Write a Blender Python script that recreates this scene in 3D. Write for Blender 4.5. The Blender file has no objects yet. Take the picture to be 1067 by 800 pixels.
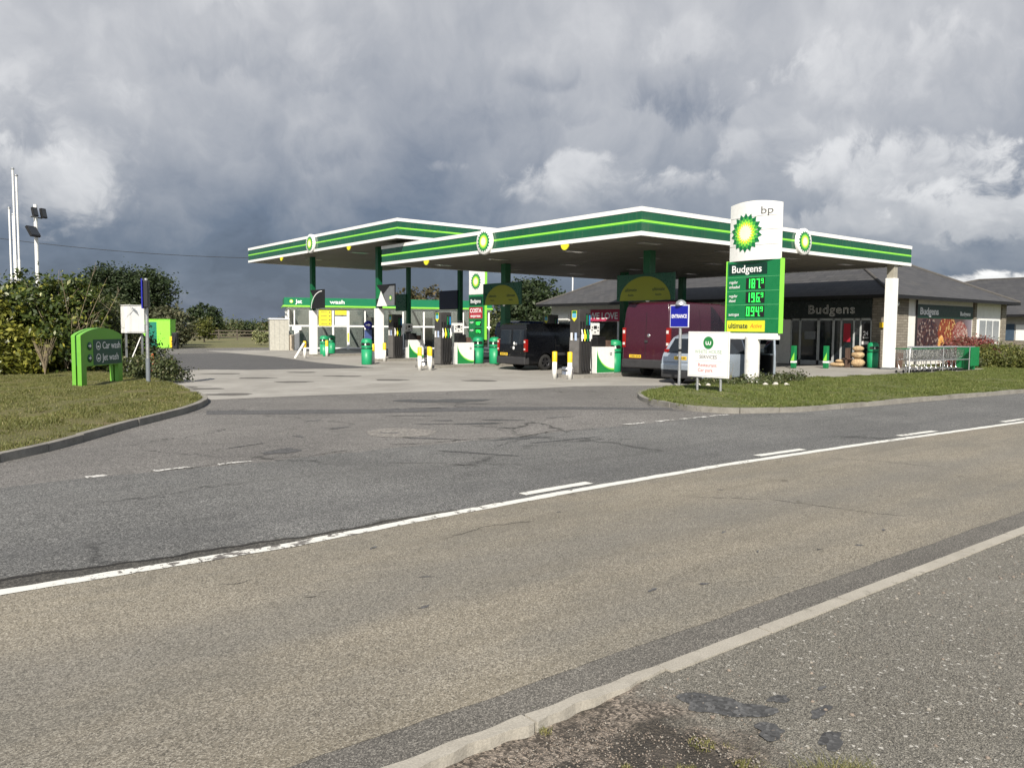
import bpy, bmesh, math, random
import numpy as np
from mathutils import Vector, Matrix
R = math.radians; PI = math.pi
rnd = random.Random(7)
S = bpy.context.scene
C = S.collection

# ------------------------------------------------------------------ materials
def nodes_of(m):
    m.use_nodes = True
    nt = m.node_tree; nt.nodes.clear()
    return nt
class NT:
    def __init__(s, nt): s.nt = nt
    def n(s, t, **k):
        x = s.nt.nodes.new(t)
        for a, b in k.items():
            if a.startswith('i_'):
                x.inputs[a[2:].replace('_', ' ')].default_value = b
            else: setattr(x, a, b)
        return x
    def l(s, a, b): s.nt.links.new(a, b)
    def val(s, sock, v):
        if hasattr(v, 'is_output'): s.l(v, sock)
        else: sock.default_value = v
    def math(s, op, a, b=0.0, c=None, clamp=False):
        x = s.n('ShaderNodeMath', operation=op); x.use_clamp = clamp
        s.val(x.inputs[0], a); s.val(x.inputs[1], b)
        if c is not None: s.val(x.inputs[2], c)
        return x.outputs[0]
    def noise(s, vec, scale, detail=4, rough=.55, dist=0.0, out='Fac'):
        x = s.n('ShaderNodeTexNoise'); s.val(x.inputs['Scale'], scale)
        x.inputs['Detail'].default_value = detail; x.inputs['Roughness'].default_value = rough
        x.inputs['Distortion'].default_value = dist
        if vec is not None: s.l(vec, x.inputs['Vector'])
        return x.outputs[out]
    def vor(s, vec, scale, feature='F1', out='Distance', rand=1.0):
        x = s.n('ShaderNodeTexVoronoi', feature=feature); x.inputs['Scale'].default_value = scale
        x.inputs['Randomness'].default_value = rand
        if vec is not None: s.l(vec, x.inputs['Vector'])
        return x.outputs[out]
    def rng(s, v, a, b, c=0.0, d=1.0, smooth=False):
        x = s.n('ShaderNodeMapRange'); x.clamp = True
        if smooth: x.interpolation_type = 'SMOOTHSTEP'
        s.l(v, x.inputs[0])
        for i, q in enumerate((a, b, c, d)): s.val(x.inputs[i+1], q)
        return x.outputs[0]
    def mix(s, f, a, b, mode='MIX'):
        x = s.n('ShaderNodeMix', data_type='RGBA', blend_type=mode)
        s.val(x.inputs[0], f)
        for sock, v in ((x.inputs[6], a), (x.inputs[7], b)):
            if hasattr(v, 'is_output'): s.l(v, sock)
            else: sock.default_value = (*v[:3], 1)
        return x.outputs[2]
    def mapping(s, vec, scale=(1, 1, 1), rot=(0, 0, 0), loc=(0, 0, 0)):
        x = s.n('ShaderNodeMapping'); s.l(vec, x.inputs[0])
        x.inputs['Scale'].default_value = scale; x.inputs['Rotation'].default_value = rot
        x.inputs['Location'].default_value = loc
        return x.outputs[0]
    def out(s, col, rough=.6, metal=0.0, bump=None, bstr=.3, bdist=.01, **k):
        p = s.n('ShaderNodeBsdfPrincipled'); o = s.n('ShaderNodeOutputMaterial')
        if hasattr(col, 'is_output'): s.l(col, p.inputs['Base Color'])
        else: p.inputs['Base Color'].default_value = (*col[:3], 1)
        s.val(p.inputs['Roughness'], rough); s.val(p.inputs['Metallic'], metal)
        for a, b in k.items():
            sock = p.inputs[a.replace('_', ' ')]
            if hasattr(b, 'is_output'): s.l(b, sock)
            elif isinstance(b, tuple): sock.default_value = (*b[:3], 1)
            else: sock.default_value = b
        if bump is not None:
            b = s.n('ShaderNodeBump'); b.inputs['Strength'].default_value = bstr
            b.inputs['Distance'].default_value = bdist
            s.l(bump, b.inputs['Height']); s.l(b.outputs[0], p.inputs['Normal'])
        s.l(p.outputs[0], o.inputs[0])
        return p
    def obj(s): return s.n('ShaderNodeTexCoord').outputs['Object']
    def pos(s): return s.n('ShaderNodeNewGeometry').outputs['Position']

def M(name, col, rough=.5, metal=0.0, var=.12, scale=6.0, bump=0.0, bscale=40.0, dirt=0.0, streak=0.0, **k):
    """plain coloured material with uneven tone, some dirt and roughness variation"""
    m = bpy.data.materials.new(name); t = NT(nodes_of(m))
    v = t.obj()
    n1 = t.noise(v, scale, 5, .6)
    f = t.rng(n1, .3, .7, 1-var, 1+var)
    c = t.n('ShaderNodeVectorMath', operation='SCALE'); c.inputs[0].default_value = col[:3]; t.l(f, c.inputs['Scale'])
    colo = c.outputs[0]
    if dirt:
        n2 = t.noise(v, scale*.6, 8, .7)
        colo = t.mix(t.rng(n2, .5, .75, 0, dirt), colo, (.07, .06, .045))
    if streak:
        n4 = t.noise(t.mapping(v, (5, 5, .35)), 1.6, 6, .7)
        colo = t.mix(t.rng(n4, .5, .78, 0, streak), colo, (.16, .15, .12))
    r = t.rng(n1, .3, .7, max(rough-.08, .02), min(rough+.1, 1))
    b = t.noise(v, bscale, 4, .6) if bump else None
    t.out(colo, r, metal, b, bump, .004, **k)
    return m

def emis(name, col, e):
    m = bpy.data.materials.new(name); t = NT(nodes_of(m))
    t.out(col, .5, 0, Emission_Color=col, Emission_Strength=e); return m

GREEN = (.008, .17, .055); DGREEN = (.006, .075, .035); LIME = (.27, .72, .07)
m_white = M('white_coated_metal', (.78, .78, .76), .35, var=.05, dirt=.12)
m_clean = M('clean_white_cladding', (.80, .80, .78), .4, var=.03, dirt=.04, streak=.22)
m_white2 = M('white_render', (.72, .71, .67), .8, var=.06, dirt=.15, bump=.2)
m_post = M('white_bollard_paint', (.76, .75, .71), .5, var=.06, scale=9, dirt=.35)
m_yellow = M('yellow_paint', (.78, .52, .02), .45, var=.06)
m_green = M('green_panel', GREEN, .3, var=.05)
m_dgreen = M('dark_green_panel', DGREEN, .3, var=.06)
m_colgreen = M('column_green', (.006, .10, .04), .35, var=.08)
m_fgreen = M('fascia_green', (.008, .085, .04), .2, var=.12, scale=.6, streak=.22, Coat_Weight=.3)
m_fgreen2 = M('fascia_mid_green', (.02, .22, .06), .22, var=.06, scale=.6)
m_lime = M('lime_panel', LIME, .35, var=.04)
m_bin = M('bin_green', (.01, .27, .11), .45, var=.06, dirt=.1)
m_black = M('black_plastic', (.008, .008, .009), .55, var=.2)
m_pump = M('pump_dark_grey', (.045, .043, .042), .4, var=.12)
m_pumpl = M('pump_brushed_panel', (.20, .19, .18), .35, metal=.4, var=.15)
m_grey = M('grey_metal', (.25, .26, .27), .45, metal=.5, var=.1, dirt=.15)
m_galv = M('galvanised_steel', (.45, .46, .47), .4, metal=.7, var=.15, scale=14)
m_chrome = M('bright_steel', (.62, .62, .62), .22, metal=.95, var=.08)
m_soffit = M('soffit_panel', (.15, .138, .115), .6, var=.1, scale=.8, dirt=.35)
m_yel = M('sticker_yellow', (.72, .68, .03), .5, var=.03)
m_arc = M('arc_olive_yellow', (.24, .26, .015), .45, var=.04)
m_teal = M('teal_panel', (.005, .17, .11), .5, var=.05)
m_blue = M('blue_sign', (.01, .015, .30), .35, var=.04)
m_navy = M('navy_panel', (.006, .01, .04), .35, var=.1)
m_txt = M('white_lettering', (.8, .8, .8), .5, var=.02)
m_txtg = M('grey_lettering', (.12, .12, .12), .5, var=.02)
m_txtd = M('dark_lettering', (.02, .05, .03), .5, var=.02)
m_red = M('red_panel', (.42, .02, .04), .5, var=.05)
m_orange = M('orange_plastic', (.62, .11, .03), .5, var=.08)
m_cone_red = m_orange
m_led = emis('green_led_digits', (.03, .85, .10), 1.0)
m_sun1 = M('emblem_yellow', (.85, .78, .05), .4, var=.02)
m_sun0 = M('emblem_pale', (.85, .86, .62), .4, var=.02)
m_tyre = M('tyre_rubber', (.014, .014, .014), .85, var=.2)
m_rim = M('alloy_rim', (.35, .35, .36), .3, metal=.8, var=.1)
m_rimd = M('dark_alloy_rim', (.05, .05, .055), .3, metal=.6, var=.1)
m_glass = M('dark_glass', (.012, .016, .02), .06, var=.1, Coat_Weight=.6)
m_plate = M('yellow_number_plate', (.75, .48, .03), .4, var=.05)
m_lamp = M('red_lamp_lens', (.24, .008, .008), .12, var=.1)
m_lampw = M('clear_lamp_lens', (.6, .55, .52), .1, var=.1)
m_log = M('log_bag', (.42, .30, .17), .8, var=.35, scale=14, bump=.4)
m_wood = M('weathered_timber', (.085, .07, .052), .85, var=.25, scale=4, bump=.4)
m_bark = M('bark', (.09, .07, .05), .9, var=.3, scale=12, bump=.5)
m_twig = M('dry_twig', (.26, .21, .14), .9, var=.3)
m_guard = M('rust_brown', (.09, .055, .04), .8, var=.25)

def car_paint(name, col, flake=0.0):
    m = bpy.data.materials.new(name); t = NT(nodes_of(m)); v = t.obj()
    n = t.noise(v, 2.5, 6, .65)
    c = t.mix(t.rng(n, .35, .75, 0, .25), col, tuple(min(1, x*1.1+.004) for x in col))
    t.out(c, t.rng(n, .3, .7, .18, .34), flake, None, Coat_Weight=.35, Coat_Roughness=.06, Specular_IOR_Level=.35)
    return m
m_maroon = car_paint('maroon_paint', (.045, .007, .017))
m_vblack = car_paint('black_paint', (.003, .0035, .005))
m_vblue = car_paint('dark_blue_paint', (.012, .03, .10))
m_silver = car_paint('pale_silver_blue_paint', (.34, .39, .45), .35)
m_redcar = car_paint('red_paint', (.16, .012, .02))

# --- ground materials (Object space = world metres)
def asphalt(name, base, light, dark, agg=85.0, patch=(.8, 1.12), tint=None, cracks=0.0, streak=0.0, bstr=.5, agg_amt=1.0, tracks=()):
    m = bpy.data.materials.new(name); t = NT(nodes_of(m)); v = t.obj()
    big = t.noise(v, .32, 6, .62, .4)
    mid = t.noise(t.mapping(v, (1.0, 2.2, 1)), 1.7, 6, .65)
    sv = t.vor(v, agg, out='Color'); sx = t.n('ShaderNodeSeparateXYZ'); t.l(sv, sx.inputs[0])
    fine = t.noise(v, 210, 3, .7)
    ag = sx.outputs[0]
    col = t.mix(t.rng(ag, .62, .98, 0, .85*agg_amt), base, light)
    col = t.mix(t.rng(ag, .36, .02, 0, .9*agg_amt), col, dark)
    col = t.mix(t.rng(fine, .3, .7, .35, 0), col, tuple(x*.55 for x in base))
    k = t.math('MULTIPLY', t.rng(big, .32, .68, patch[0], patch[1]), t.rng(mid, .3, .7, .88, 1.1))
    sc = t.n('ShaderNodeVectorMath', operation='SCALE'); t.l(col, sc.inputs[0]); t.l(k, sc.inputs['Scale']); col = sc.outputs[0]
    if tint is not None:
        n3 = t.noise(t.mapping(v, (.35, 1.0, 1), loc=(3.1, 7.7, 0)), .9, 7, .68)
        col = t.mix(t.rng(n3, .44, .66, 0, .75), col, t.mix(t.rng(ag, .3, .9), tuple(x*.6 for x in tint), tuple(x*1.4 for x in tint)))
    if streak:
        n4 = t.noise(t.mapping(v, (.12, 2.6, 1)), 1.0, 5, .6)
        col = t.mix(t.rng(n4, .5, .72, 0, streak), col, tuple(x*.6 for x in base))
    if tracks:
        sy = t.n('ShaderNodeSeparateXYZ'); t.l(v, sy.inputs[0]); wv_ = t.noise(t.mapping(v, (.25, .8, 1)), 1.0, 6, .65)
        yy = t.math('ADD', sy.outputs[1], t.math('MULTIPLY', t.math('SUBTRACT', wv_, .5), 1.6))
        for c_, w_, a_, tc in tracks:
            q_ = t.math('DIVIDE', t.math('SUBTRACT', yy, c_), w_); g_ = t.math('EXPONENT', t.math('MULTIPLY', t.math('MULTIPLY', q_, q_), -1.0))
            col = t.mix(t.math('MULTIPLY', g_, a_), col, t.mix(t.rng(ag, .1, .9), tuple(x*.5 for x in tc), tuple(x*1.5 for x in tc)))
    # dark spots, oil
    n5 = t.noise(v, 3.6, 3, .5)
    col = t.mix(t.rng(n5, .715, .76, 0, .55), col, tuple(x*.35 for x in base))
    h = t.math('ADD', t.math('MULTIPLY', t.vor(v, agg), .7), t.math('MULTIPLY', fine, .5))
    if cracks:
        w = t.n('ShaderNodeVectorMath', operation='MULTIPLY_ADD')
        nn = t.noise(v, .9, 5, .7, out='Color'); t.l(nn, w.inputs[0]); w.inputs[1].default_value = (1.3, 1.3, 0); t.l(v, w.inputs[2])
        e = t.vor(w.outputs[0], .33, 'DISTANCE_TO_EDGE')
        ms = t.noise(v, .5, 3, .5)
        f = t.math('MULTIPLY', t.rng(e, .0, .012, 1, 0), t.rng(ms, .5, .58, 0, cracks))
        col = t.mix(f, col, tuple(x*.22 for x in base))
    t.out(col, t.rng(big, .3, .7, .82, .95), 0, h, bstr, .006)
    return m
m_far = asphalt('road_grey_asphalt', (.112, .112, .108), (.38, .375, .36), (.022, .022, .022), 115, cracks=.8, streak=.3, tracks=((-10.9, .35, .3, (.095, .096, .096)), (-9.2, .3, .25, (.15, .148, .14))))
m_tan = asphalt('road_tan_asphalt', (.226, .199, .151), (.50, .46, .38), (.048, .044, .036), 150, patch=(.88, 1.1), tint=(.165, .155, .132), streak=.35, cracks=.0, tracks=((-13.35, .42, .5, (.155, .148, .132)), (-14.55, .18, .25, (.155, .148, .132))))
m_crack = M('crack_sealed', (.05, .047, .042), .9, var=.3)
m_tarmac = asphalt('old_entrance_asphalt', (.140, .134, .125), (.38, .36, .34), (.035, .033, .03), 90, patch=(.8, 1.15), cracks=1.0)
m_dark = asphalt('dark_tarmac', (.085, .083, .084), (.18, .18, .18), (.03, .03, .03), 60, patch=(.9, 1.08))
m_strip = asphalt('edge_channel_asphalt', (.118, .110, .097), (.34, .32, .28), (.035, .033, .029), 170, patch=(.85, 1.1))
m_patch = asphalt('patched_tarmac', (.072, .073, .074), (.15, .15, .15), (.03, .03, .03), 60, patch=(.9, 1.05))
m_lpatch = asphalt('pale_patch', (.20, .185, .165), (.38, .36, .33), (.09, .09, .09), 40, patch=(.9, 1.1))
m_stain = asphalt('stained_concrete', (.12, .112, .10), (.2, .2, .19), (.05, .05, .05), 50, patch=(.85, 1.1), agg_amt=.5)

def concrete():
    m = bpy.data.materials.new('concrete_slab'); t = NT(nodes_of(m)); v = t.obj()
    big = t.noise(v, .35, 7, .65, .5); mid = t.noise(t.mapping(v, (.7, 2.0, 1)), 1.2, 7, .7)
    fine = t.noise(v, 60, 4, .7)
    col = t.mix(t.rng(big, .35, .65), (.25, .238, .215), (.37, .355, .325))
    col = t.mix(t.rng(mid, .5, .75, 0, .6), col, (.22, .20, .175))
    col = t.mix(t.rng(fine, .4, .75, 0, .35), col, (.16, .15, .13))
    # bay joints
    sx = t.n('ShaderNodeSeparateXYZ'); t.l(v, sx.inputs[0])
    for ax, per in ((0, 4.8), (1, 4.6)):
        p = t.math('PINGPONG', sx.outputs[ax], per)
        col = t.mix(t.rng(p, .0, .02, .6, 0), col, (.08, .075, .07))
    n5 = t.noise(v, 1.1, 4, .6)
    col = t.mix(t.rng(n5, .64, .72, 0, .5), col, (.13, .12, .105))
    t.out(col, .85, 0, fine, .25, .004); return m
m_conc = concrete()

def kerb_mat(name, a, b, joint=.91, axis=None):
    m = bpy.data.materials.new(name); t = NT(nodes_of(m)); v = t.obj()
    n = t.noise(v, 3, 7, .7); f = t.noise(v, 90, 4, .7)
    col = t.mix(t.rng(n, .35, .7), a, b)
    col = t.mix(t.rng(f, .35, .7, .4, 0), col, tuple(x*.4 for x in a))
    n2 = t.noise(v, 7, 6, .7)
    col = t.mix(t.rng(n2, .58, .72, 0, .55), col, (.07, .065, .045))
    t.out(col, .9, 0, f, .5, .006); return m
m_kerb = kerb_mat('kerb_concrete', (.20, .188, .165), (.32, .305, .27))
m_kerbl = kerb_mat('near_kerb_stone', (.36, .335, .285), (.46, .43, .37))

def line_paint():
    m = bpy.data.materials.new('worn_white_line'); t = NT(nodes_of(m)); v = t.obj()
    n = t.noise(v, 9, 8, .75, .6); f = t.noise(v, 80, 4, .7); big = t.noise(v, .5, 2, .5)
    xs = t.n('ShaderNodeSeparateXYZ'); t.l(v, xs.inputs[0])
    k = t.math('ADD', t.math('ADD', n, t.rng(big, .3, .7, -.09, .05)), t.rng(xs.outputs[0], -18.5, -14.5, .05, 0))
    col = t.mix(t.rng(k, .56, .585), (.66, .655, .61), (.13, .12, .11))
    col = t.mix(t.rng(f, .55, .72, 0, .4), col, (.18, .17, .15))
    t.out(col, .8, 0, f, .4, .004); return m
m_line = line_paint()
def worn_paint():
    m = bpy.data.materials.new('nearly_gone_white_line'); t = NT(nodes_of(m)); v = t.obj()
    n = t.noise(v, 13, 6, .75, .6)
    col = t.mix(t.rng(n, .50, .53), (.60, .59, .56), (.13, .125, .115))
    t.out(col, .85, 0, n, .4, .004); return m
m_worn = worn_paint()

def verge_near():
    m = bpy.data.materials.new('verge_surface'); t = NT(nodes_of(m)); v = t.obj()
    big = t.noise(v, .8, 6, .65, .4); wob = t.noise(v, 3.0, 5, .65)
    sx = t.n('ShaderNodeSeparateXYZ'); t.l(v, sx.inputs[0])
    sv = t.vor(v, 185, out='Color'); sc = t.n('ShaderNodeSeparateXYZ'); t.l(sv, sc.inputs[0]); ag = sc.outputs[0]
    sv2 = t.vor(v, 75, out='Color'); sc2 = t.n('ShaderNodeSeparateXYZ'); t.l(sv2, sc2.inputs[0]); ag2 = sc2.outputs[1]
    base = t.mix(t.rng(big, .35, .65), (.125, .116, .095), (.175, .164, .138))
    col = t.mix(t.rng(ag, .6, .97, 0, .7), base, (.40, .375, .32))
    col = t.mix(t.rng(ag, .35, .03, 0, .9), col, (.03, .028, .024))
    col = t.mix(t.rng(ag2, .975, .99, 0, .8), col, (.55, .53, .48))
    # muddy gravel corner: s below about -16.6
    edge = t.math('ADD', sx.outputs[0], t.math('MULTIPLY', t.math('SUBTRACT', wob, .5), 1.0))
    f = t.rng(edge, -16.72, -16.5, 1, 0)
    grav = t.mix(t.rng(ag2, .2, .95), (.06, .05, .04), (.29, .245, .20))
    mud = t.mix(t.rng(ag, .5, 1), (.035, .030, .024), (.085, .072, .056))
    mm = t.noise(v, 2.2, 5, .6, .5)
    ydist = t.rng(sx.outputs[1], -15.75, -15.45, 0, .13)
    mudm = t.rng(t.math('SUBTRACT', mm, ydist), .42, .52, 0, 1)
    grav = t.mix(mudm, grav, mud)
    col = t.mix(f, col, grav)
    h = t.math('ADD', t.math('MULTIPLY', t.vor(v, 75), t.rng(f, 0, 1, .3, 1.2)), t.math('MULTIPLY', t.vor(v, 185), .6))
    t.out(col, t.rng(mudm, 0, 1, .93, .75), 0, h, .7, .012); return m
m_verge = verge_near()

def soil_grass(name, a, b, c, sc=1.0):
    m = bpy.data.materials.new(name); t = NT(nodes_of(m)); v = t.obj()
    n = t.noise(v, .5*sc, 7, .65, .3); f = t.noise(v, 45*sc, 5, .75)
    col = t.mix(t.rng(n, .35, .65), a, b)
    col = t.mix(t.rng(t.noise(v, 1.6*sc, 6, .7), .55, .7), col, c)
    k = t.n('ShaderNodeVectorMath', operation='SCALE'); t.l(col, k.inputs[0]); t.l(t.rng(f, .3, .7, .5, 1.4), k.inputs['Scale'])
    t.out(k.outputs[0], .95, 0, f, .8, .03); return m
m_lawn = soil_grass('lawn_soil', (.10, .105, .030), (.15, .13, .048), (.17, .125, .07))
m_field = soil_grass('field', (.11, .12, .04), (.18, .155, .07), (.10, .095, .05), .12)
m_island = soil_grass('island_soil', (.085, .105, .026), (.12, .125, .038), (.15, .14, .055))

def leaf_mat(name, a, b, c=None, rough=.5, trans=.25):
    m = bpy.data.materials.new(name); t = NT(nodes_of(m))
    g = t.n('ShaderNodeNewGeometry'); r = g.outputs['Random Per Island']
    col = t.mix(t.rng(r, 0, 1), a, b)
    if c: col = t.mix(t.rng(r, .86, .95), col, c)
    n = t.noise(t.obj(), 1.3, 3, .6)
    col = t.mix(t.rng(n, .35, .65, 0, .4), col, tuple(x*.6 for x in a))
    p = t.out(col, rough)
    o = [x for x in t.nt.nodes if x.type == 'OUTPUT_MATERIAL'][0]
    tr = t.n('ShaderNodeBsdfTranslucent'); t.l(col, tr.inputs[0])
    mx = t.n('ShaderNodeMixShader'); mx.inputs[0].default_value = trans
    t.l(p.outputs[0], mx.inputs[1]); t.l(tr.outputs[0], mx.inputs[2]); t.l(mx.outputs[0], o.inputs[0])
    return m
m_laurel = leaf_mat('laurel_leaf', (.035, .06, .012), (.10, .13, .028), (.36, .36, .06), .38)
m_shrub = leaf_mat('shrub_leaf', (.045, .065, .02), (.12, .14, .05), (.17, .15, .07), .5)
m_tree = leaf_mat('dark_tree_leaf', (.018, .035, .010), (.045, .068, .018), None, .6)
m_pale = leaf_mat('pale_tree_leaf', (.06, .07, .03), (.12, .125, .06), (.19, .17, .10), .6)
m_brown = leaf_mat('turning_tree_leaf', (.05, .05, .02), (.12, .095, .04), (.18, .13, .05), .6)
m_redl = leaf_mat('red_shrub_leaf', (.17, .045, .038), (.34, .11, .09), (.14, .14, .06), .5)
m_conif = leaf_mat('conifer_leaf', (.07, .09, .015), (.17, .18, .04), (.24, .22, .06), .6)
m_yellowf = leaf_mat('cream_flower', (.10, .13, .05), (.42, .42, .18), (.6, .6, .35), .6)
m_blade = leaf_mat('grass_blade', (.115, .13, .030), (.21, .21, .065), (.38, .32, .15), .6, .3)
m_blade2 = leaf_mat('island_grass_blade', (.095, .13, .024), (.18, .21, .050), (.30, .28, .11), .6, .3)
m_dry = leaf_mat('dry_grass_blade', (.12, .14, .03), (.34, .30, .12), (.50, .43, .22), .6, .3)

def slate():
    m = bpy.data.materials.new('slate_roof'); t = NT(nodes_of(m)); v = t.obj()
    b = t.n('ShaderNodeTexBrick'); t.l(t.mapping(v, (1, 1, 1)), b.inputs['Vector'])
    g = t.n('ShaderNodeNewGeometry')
    sx = t.n('ShaderNodeSeparateXYZ'); t.l(v, sx.inputs[0])
    nx = t.n('ShaderNodeSeparateXYZ'); t.l(g.outputs['Normal'], nx.inputs[0])
    isx = t.math('GREATER_THAN', t.math('ABSOLUTE', nx.outputs[0]), t.math('ABSOLUTE', nx.outputs[1]))
    u = t.n('ShaderNodeMix'); t.l(isx, u.inputs[0]); t.l(sx.outputs[0], u.inputs[2]); t.l(sx.outputs[1], u.inputs[3])
    cb = t.n('ShaderNodeCombineXYZ'); t.l(u.outputs[0], cb.inputs[0]); t.l(t.math('MULTIPLY', sx.outputs[2], 2.2), cb.inputs[1])
    t.l(cb.outputs[0], b.inputs['Vector']); b.inputs['Scale'].default_value = 1
    b.inputs['Brick Width'].default_value = .5; b.inputs['Row Height'].default_value = .3; b.inputs['Mortar Size'].default_value = .012
    b.inputs['Color1'].default_value = (.048, .048, .051, 1); b.inputs['Color2'].default_value = (.068, .067, .069, 1); b.inputs['Mortar'].default_value = (.02, .02, .02, 1)
    n = t.noise(v, .8, 7, .7)
    col = t.mix(t.rng(n, .5, .75, 0, .35), b.outputs[0], (.095, .09, .075))
    t.out(col, .65, 0, b.outputs[1], -.4, .02); return m
m_slate = slate()
def stone():
    m = bpy.data.materials.new('coursed_stone'); t = NT(nodes_of(m)); v = t.obj()
    sx = t.n('ShaderNodeSeparateXYZ'); t.l(v, sx.inputs[0])
    cb = t.n('ShaderNodeCombineXYZ'); t.l(t.math('ADD', sx.outputs[0], sx.outputs[1]), cb.inputs[0]); t.l(sx.outputs[2], cb.inputs[1])
    b = t.n('ShaderNodeTexBrick'); t.l(cb.outputs[0], b.inputs['Vector']); b.inputs['Scale'].default_value = 1
    b.inputs['Brick Width'].default_value = .42; b.inputs['Row Height'].default_value = .13; b.inputs['Mortar Size'].default_value = .012
    b.inputs['Color1'].default_value = (.19, .17, .135, 1); b.inputs['Color2'].default_value = (.28, .255, .21, 1); b.inputs['Mortar'].default_value = (.12, .105, .085, 1)
    n = t.noise(v, 5, 7, .7)
    col = t.mix(t.rng(n, .4, .7, 0, .5), b.outputs[0], (.15, .12, .09))
    t.out(col, .9, 0, t.math('ADD', t.math('MULTIPLY', b.outputs[1], -1), n), .6, .02); return m
m_stone = stone()
def poster_mat():
    m = bpy.data.materials.new('food_poster'); t = NT(nodes_of(m)); v = t.obj()
    sx = t.n('ShaderNodeSeparateXYZ'); t.l(v, sx.inputs[0])
    col = (.42, .30, .30)
    base = t.mix(t.rng(sx.outputs[0], 5.2, 6.6), (.08, .045, .045), (.26, .23, .28))
    cell = t.vor(v, 9.5, out='Color'); cs = t.n('ShaderNodeSeparateXYZ'); t.l(cell, cs.inputs[0])
    def blob(cx, cz, rx, rz, c1, c2, c3, prev):
        dx = t.math('DIVIDE', t.math('SUBTRACT', sx.outputs[0], cx), rx); dz = t.math('DIVIDE', t.math('SUBTRACT', sx.outputs[2], cz), rz)
        d = t.math('ADD', t.math('MULTIPLY', dx, dx), t.math('MULTIPLY', dz, dz))
        d = t.math('ADD', d, t.math('MULTIPLY', t.noise(v, 4, 3, .6), .5))
        k = t.rng(d, 1.2, 1.25, 1, 0)
        cc = t.mix(t.rng(cs.outputs[0], .3, .5), c1, c2); cc = t.mix(t.rng(cs.outputs[1], .8, .85), cc, c3)
        return t.mix(k, prev, cc)
    c = blob(1.3, .75, 1.15, .95, (.015, .006, .015), (.055, .02, .02), (.22, .17, .15), base)
    c = blob(3.5, .85, 1.1, 1.0, (.14, .012, .01), (.22, .05, .015), (.40, .26, .10), c)
    c = blob(2.8, .25, .35, .5, (.60, .28, .06), (.66, .34, .08), (.7, .45, .2), c)
    c = blob(5.0, .75, .95, .75, (.20, .045, .04), (.30, .15, .13), (.42, .34, .30), c)
    t.out(c, .4); return m
m_food = poster_mat()

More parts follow.
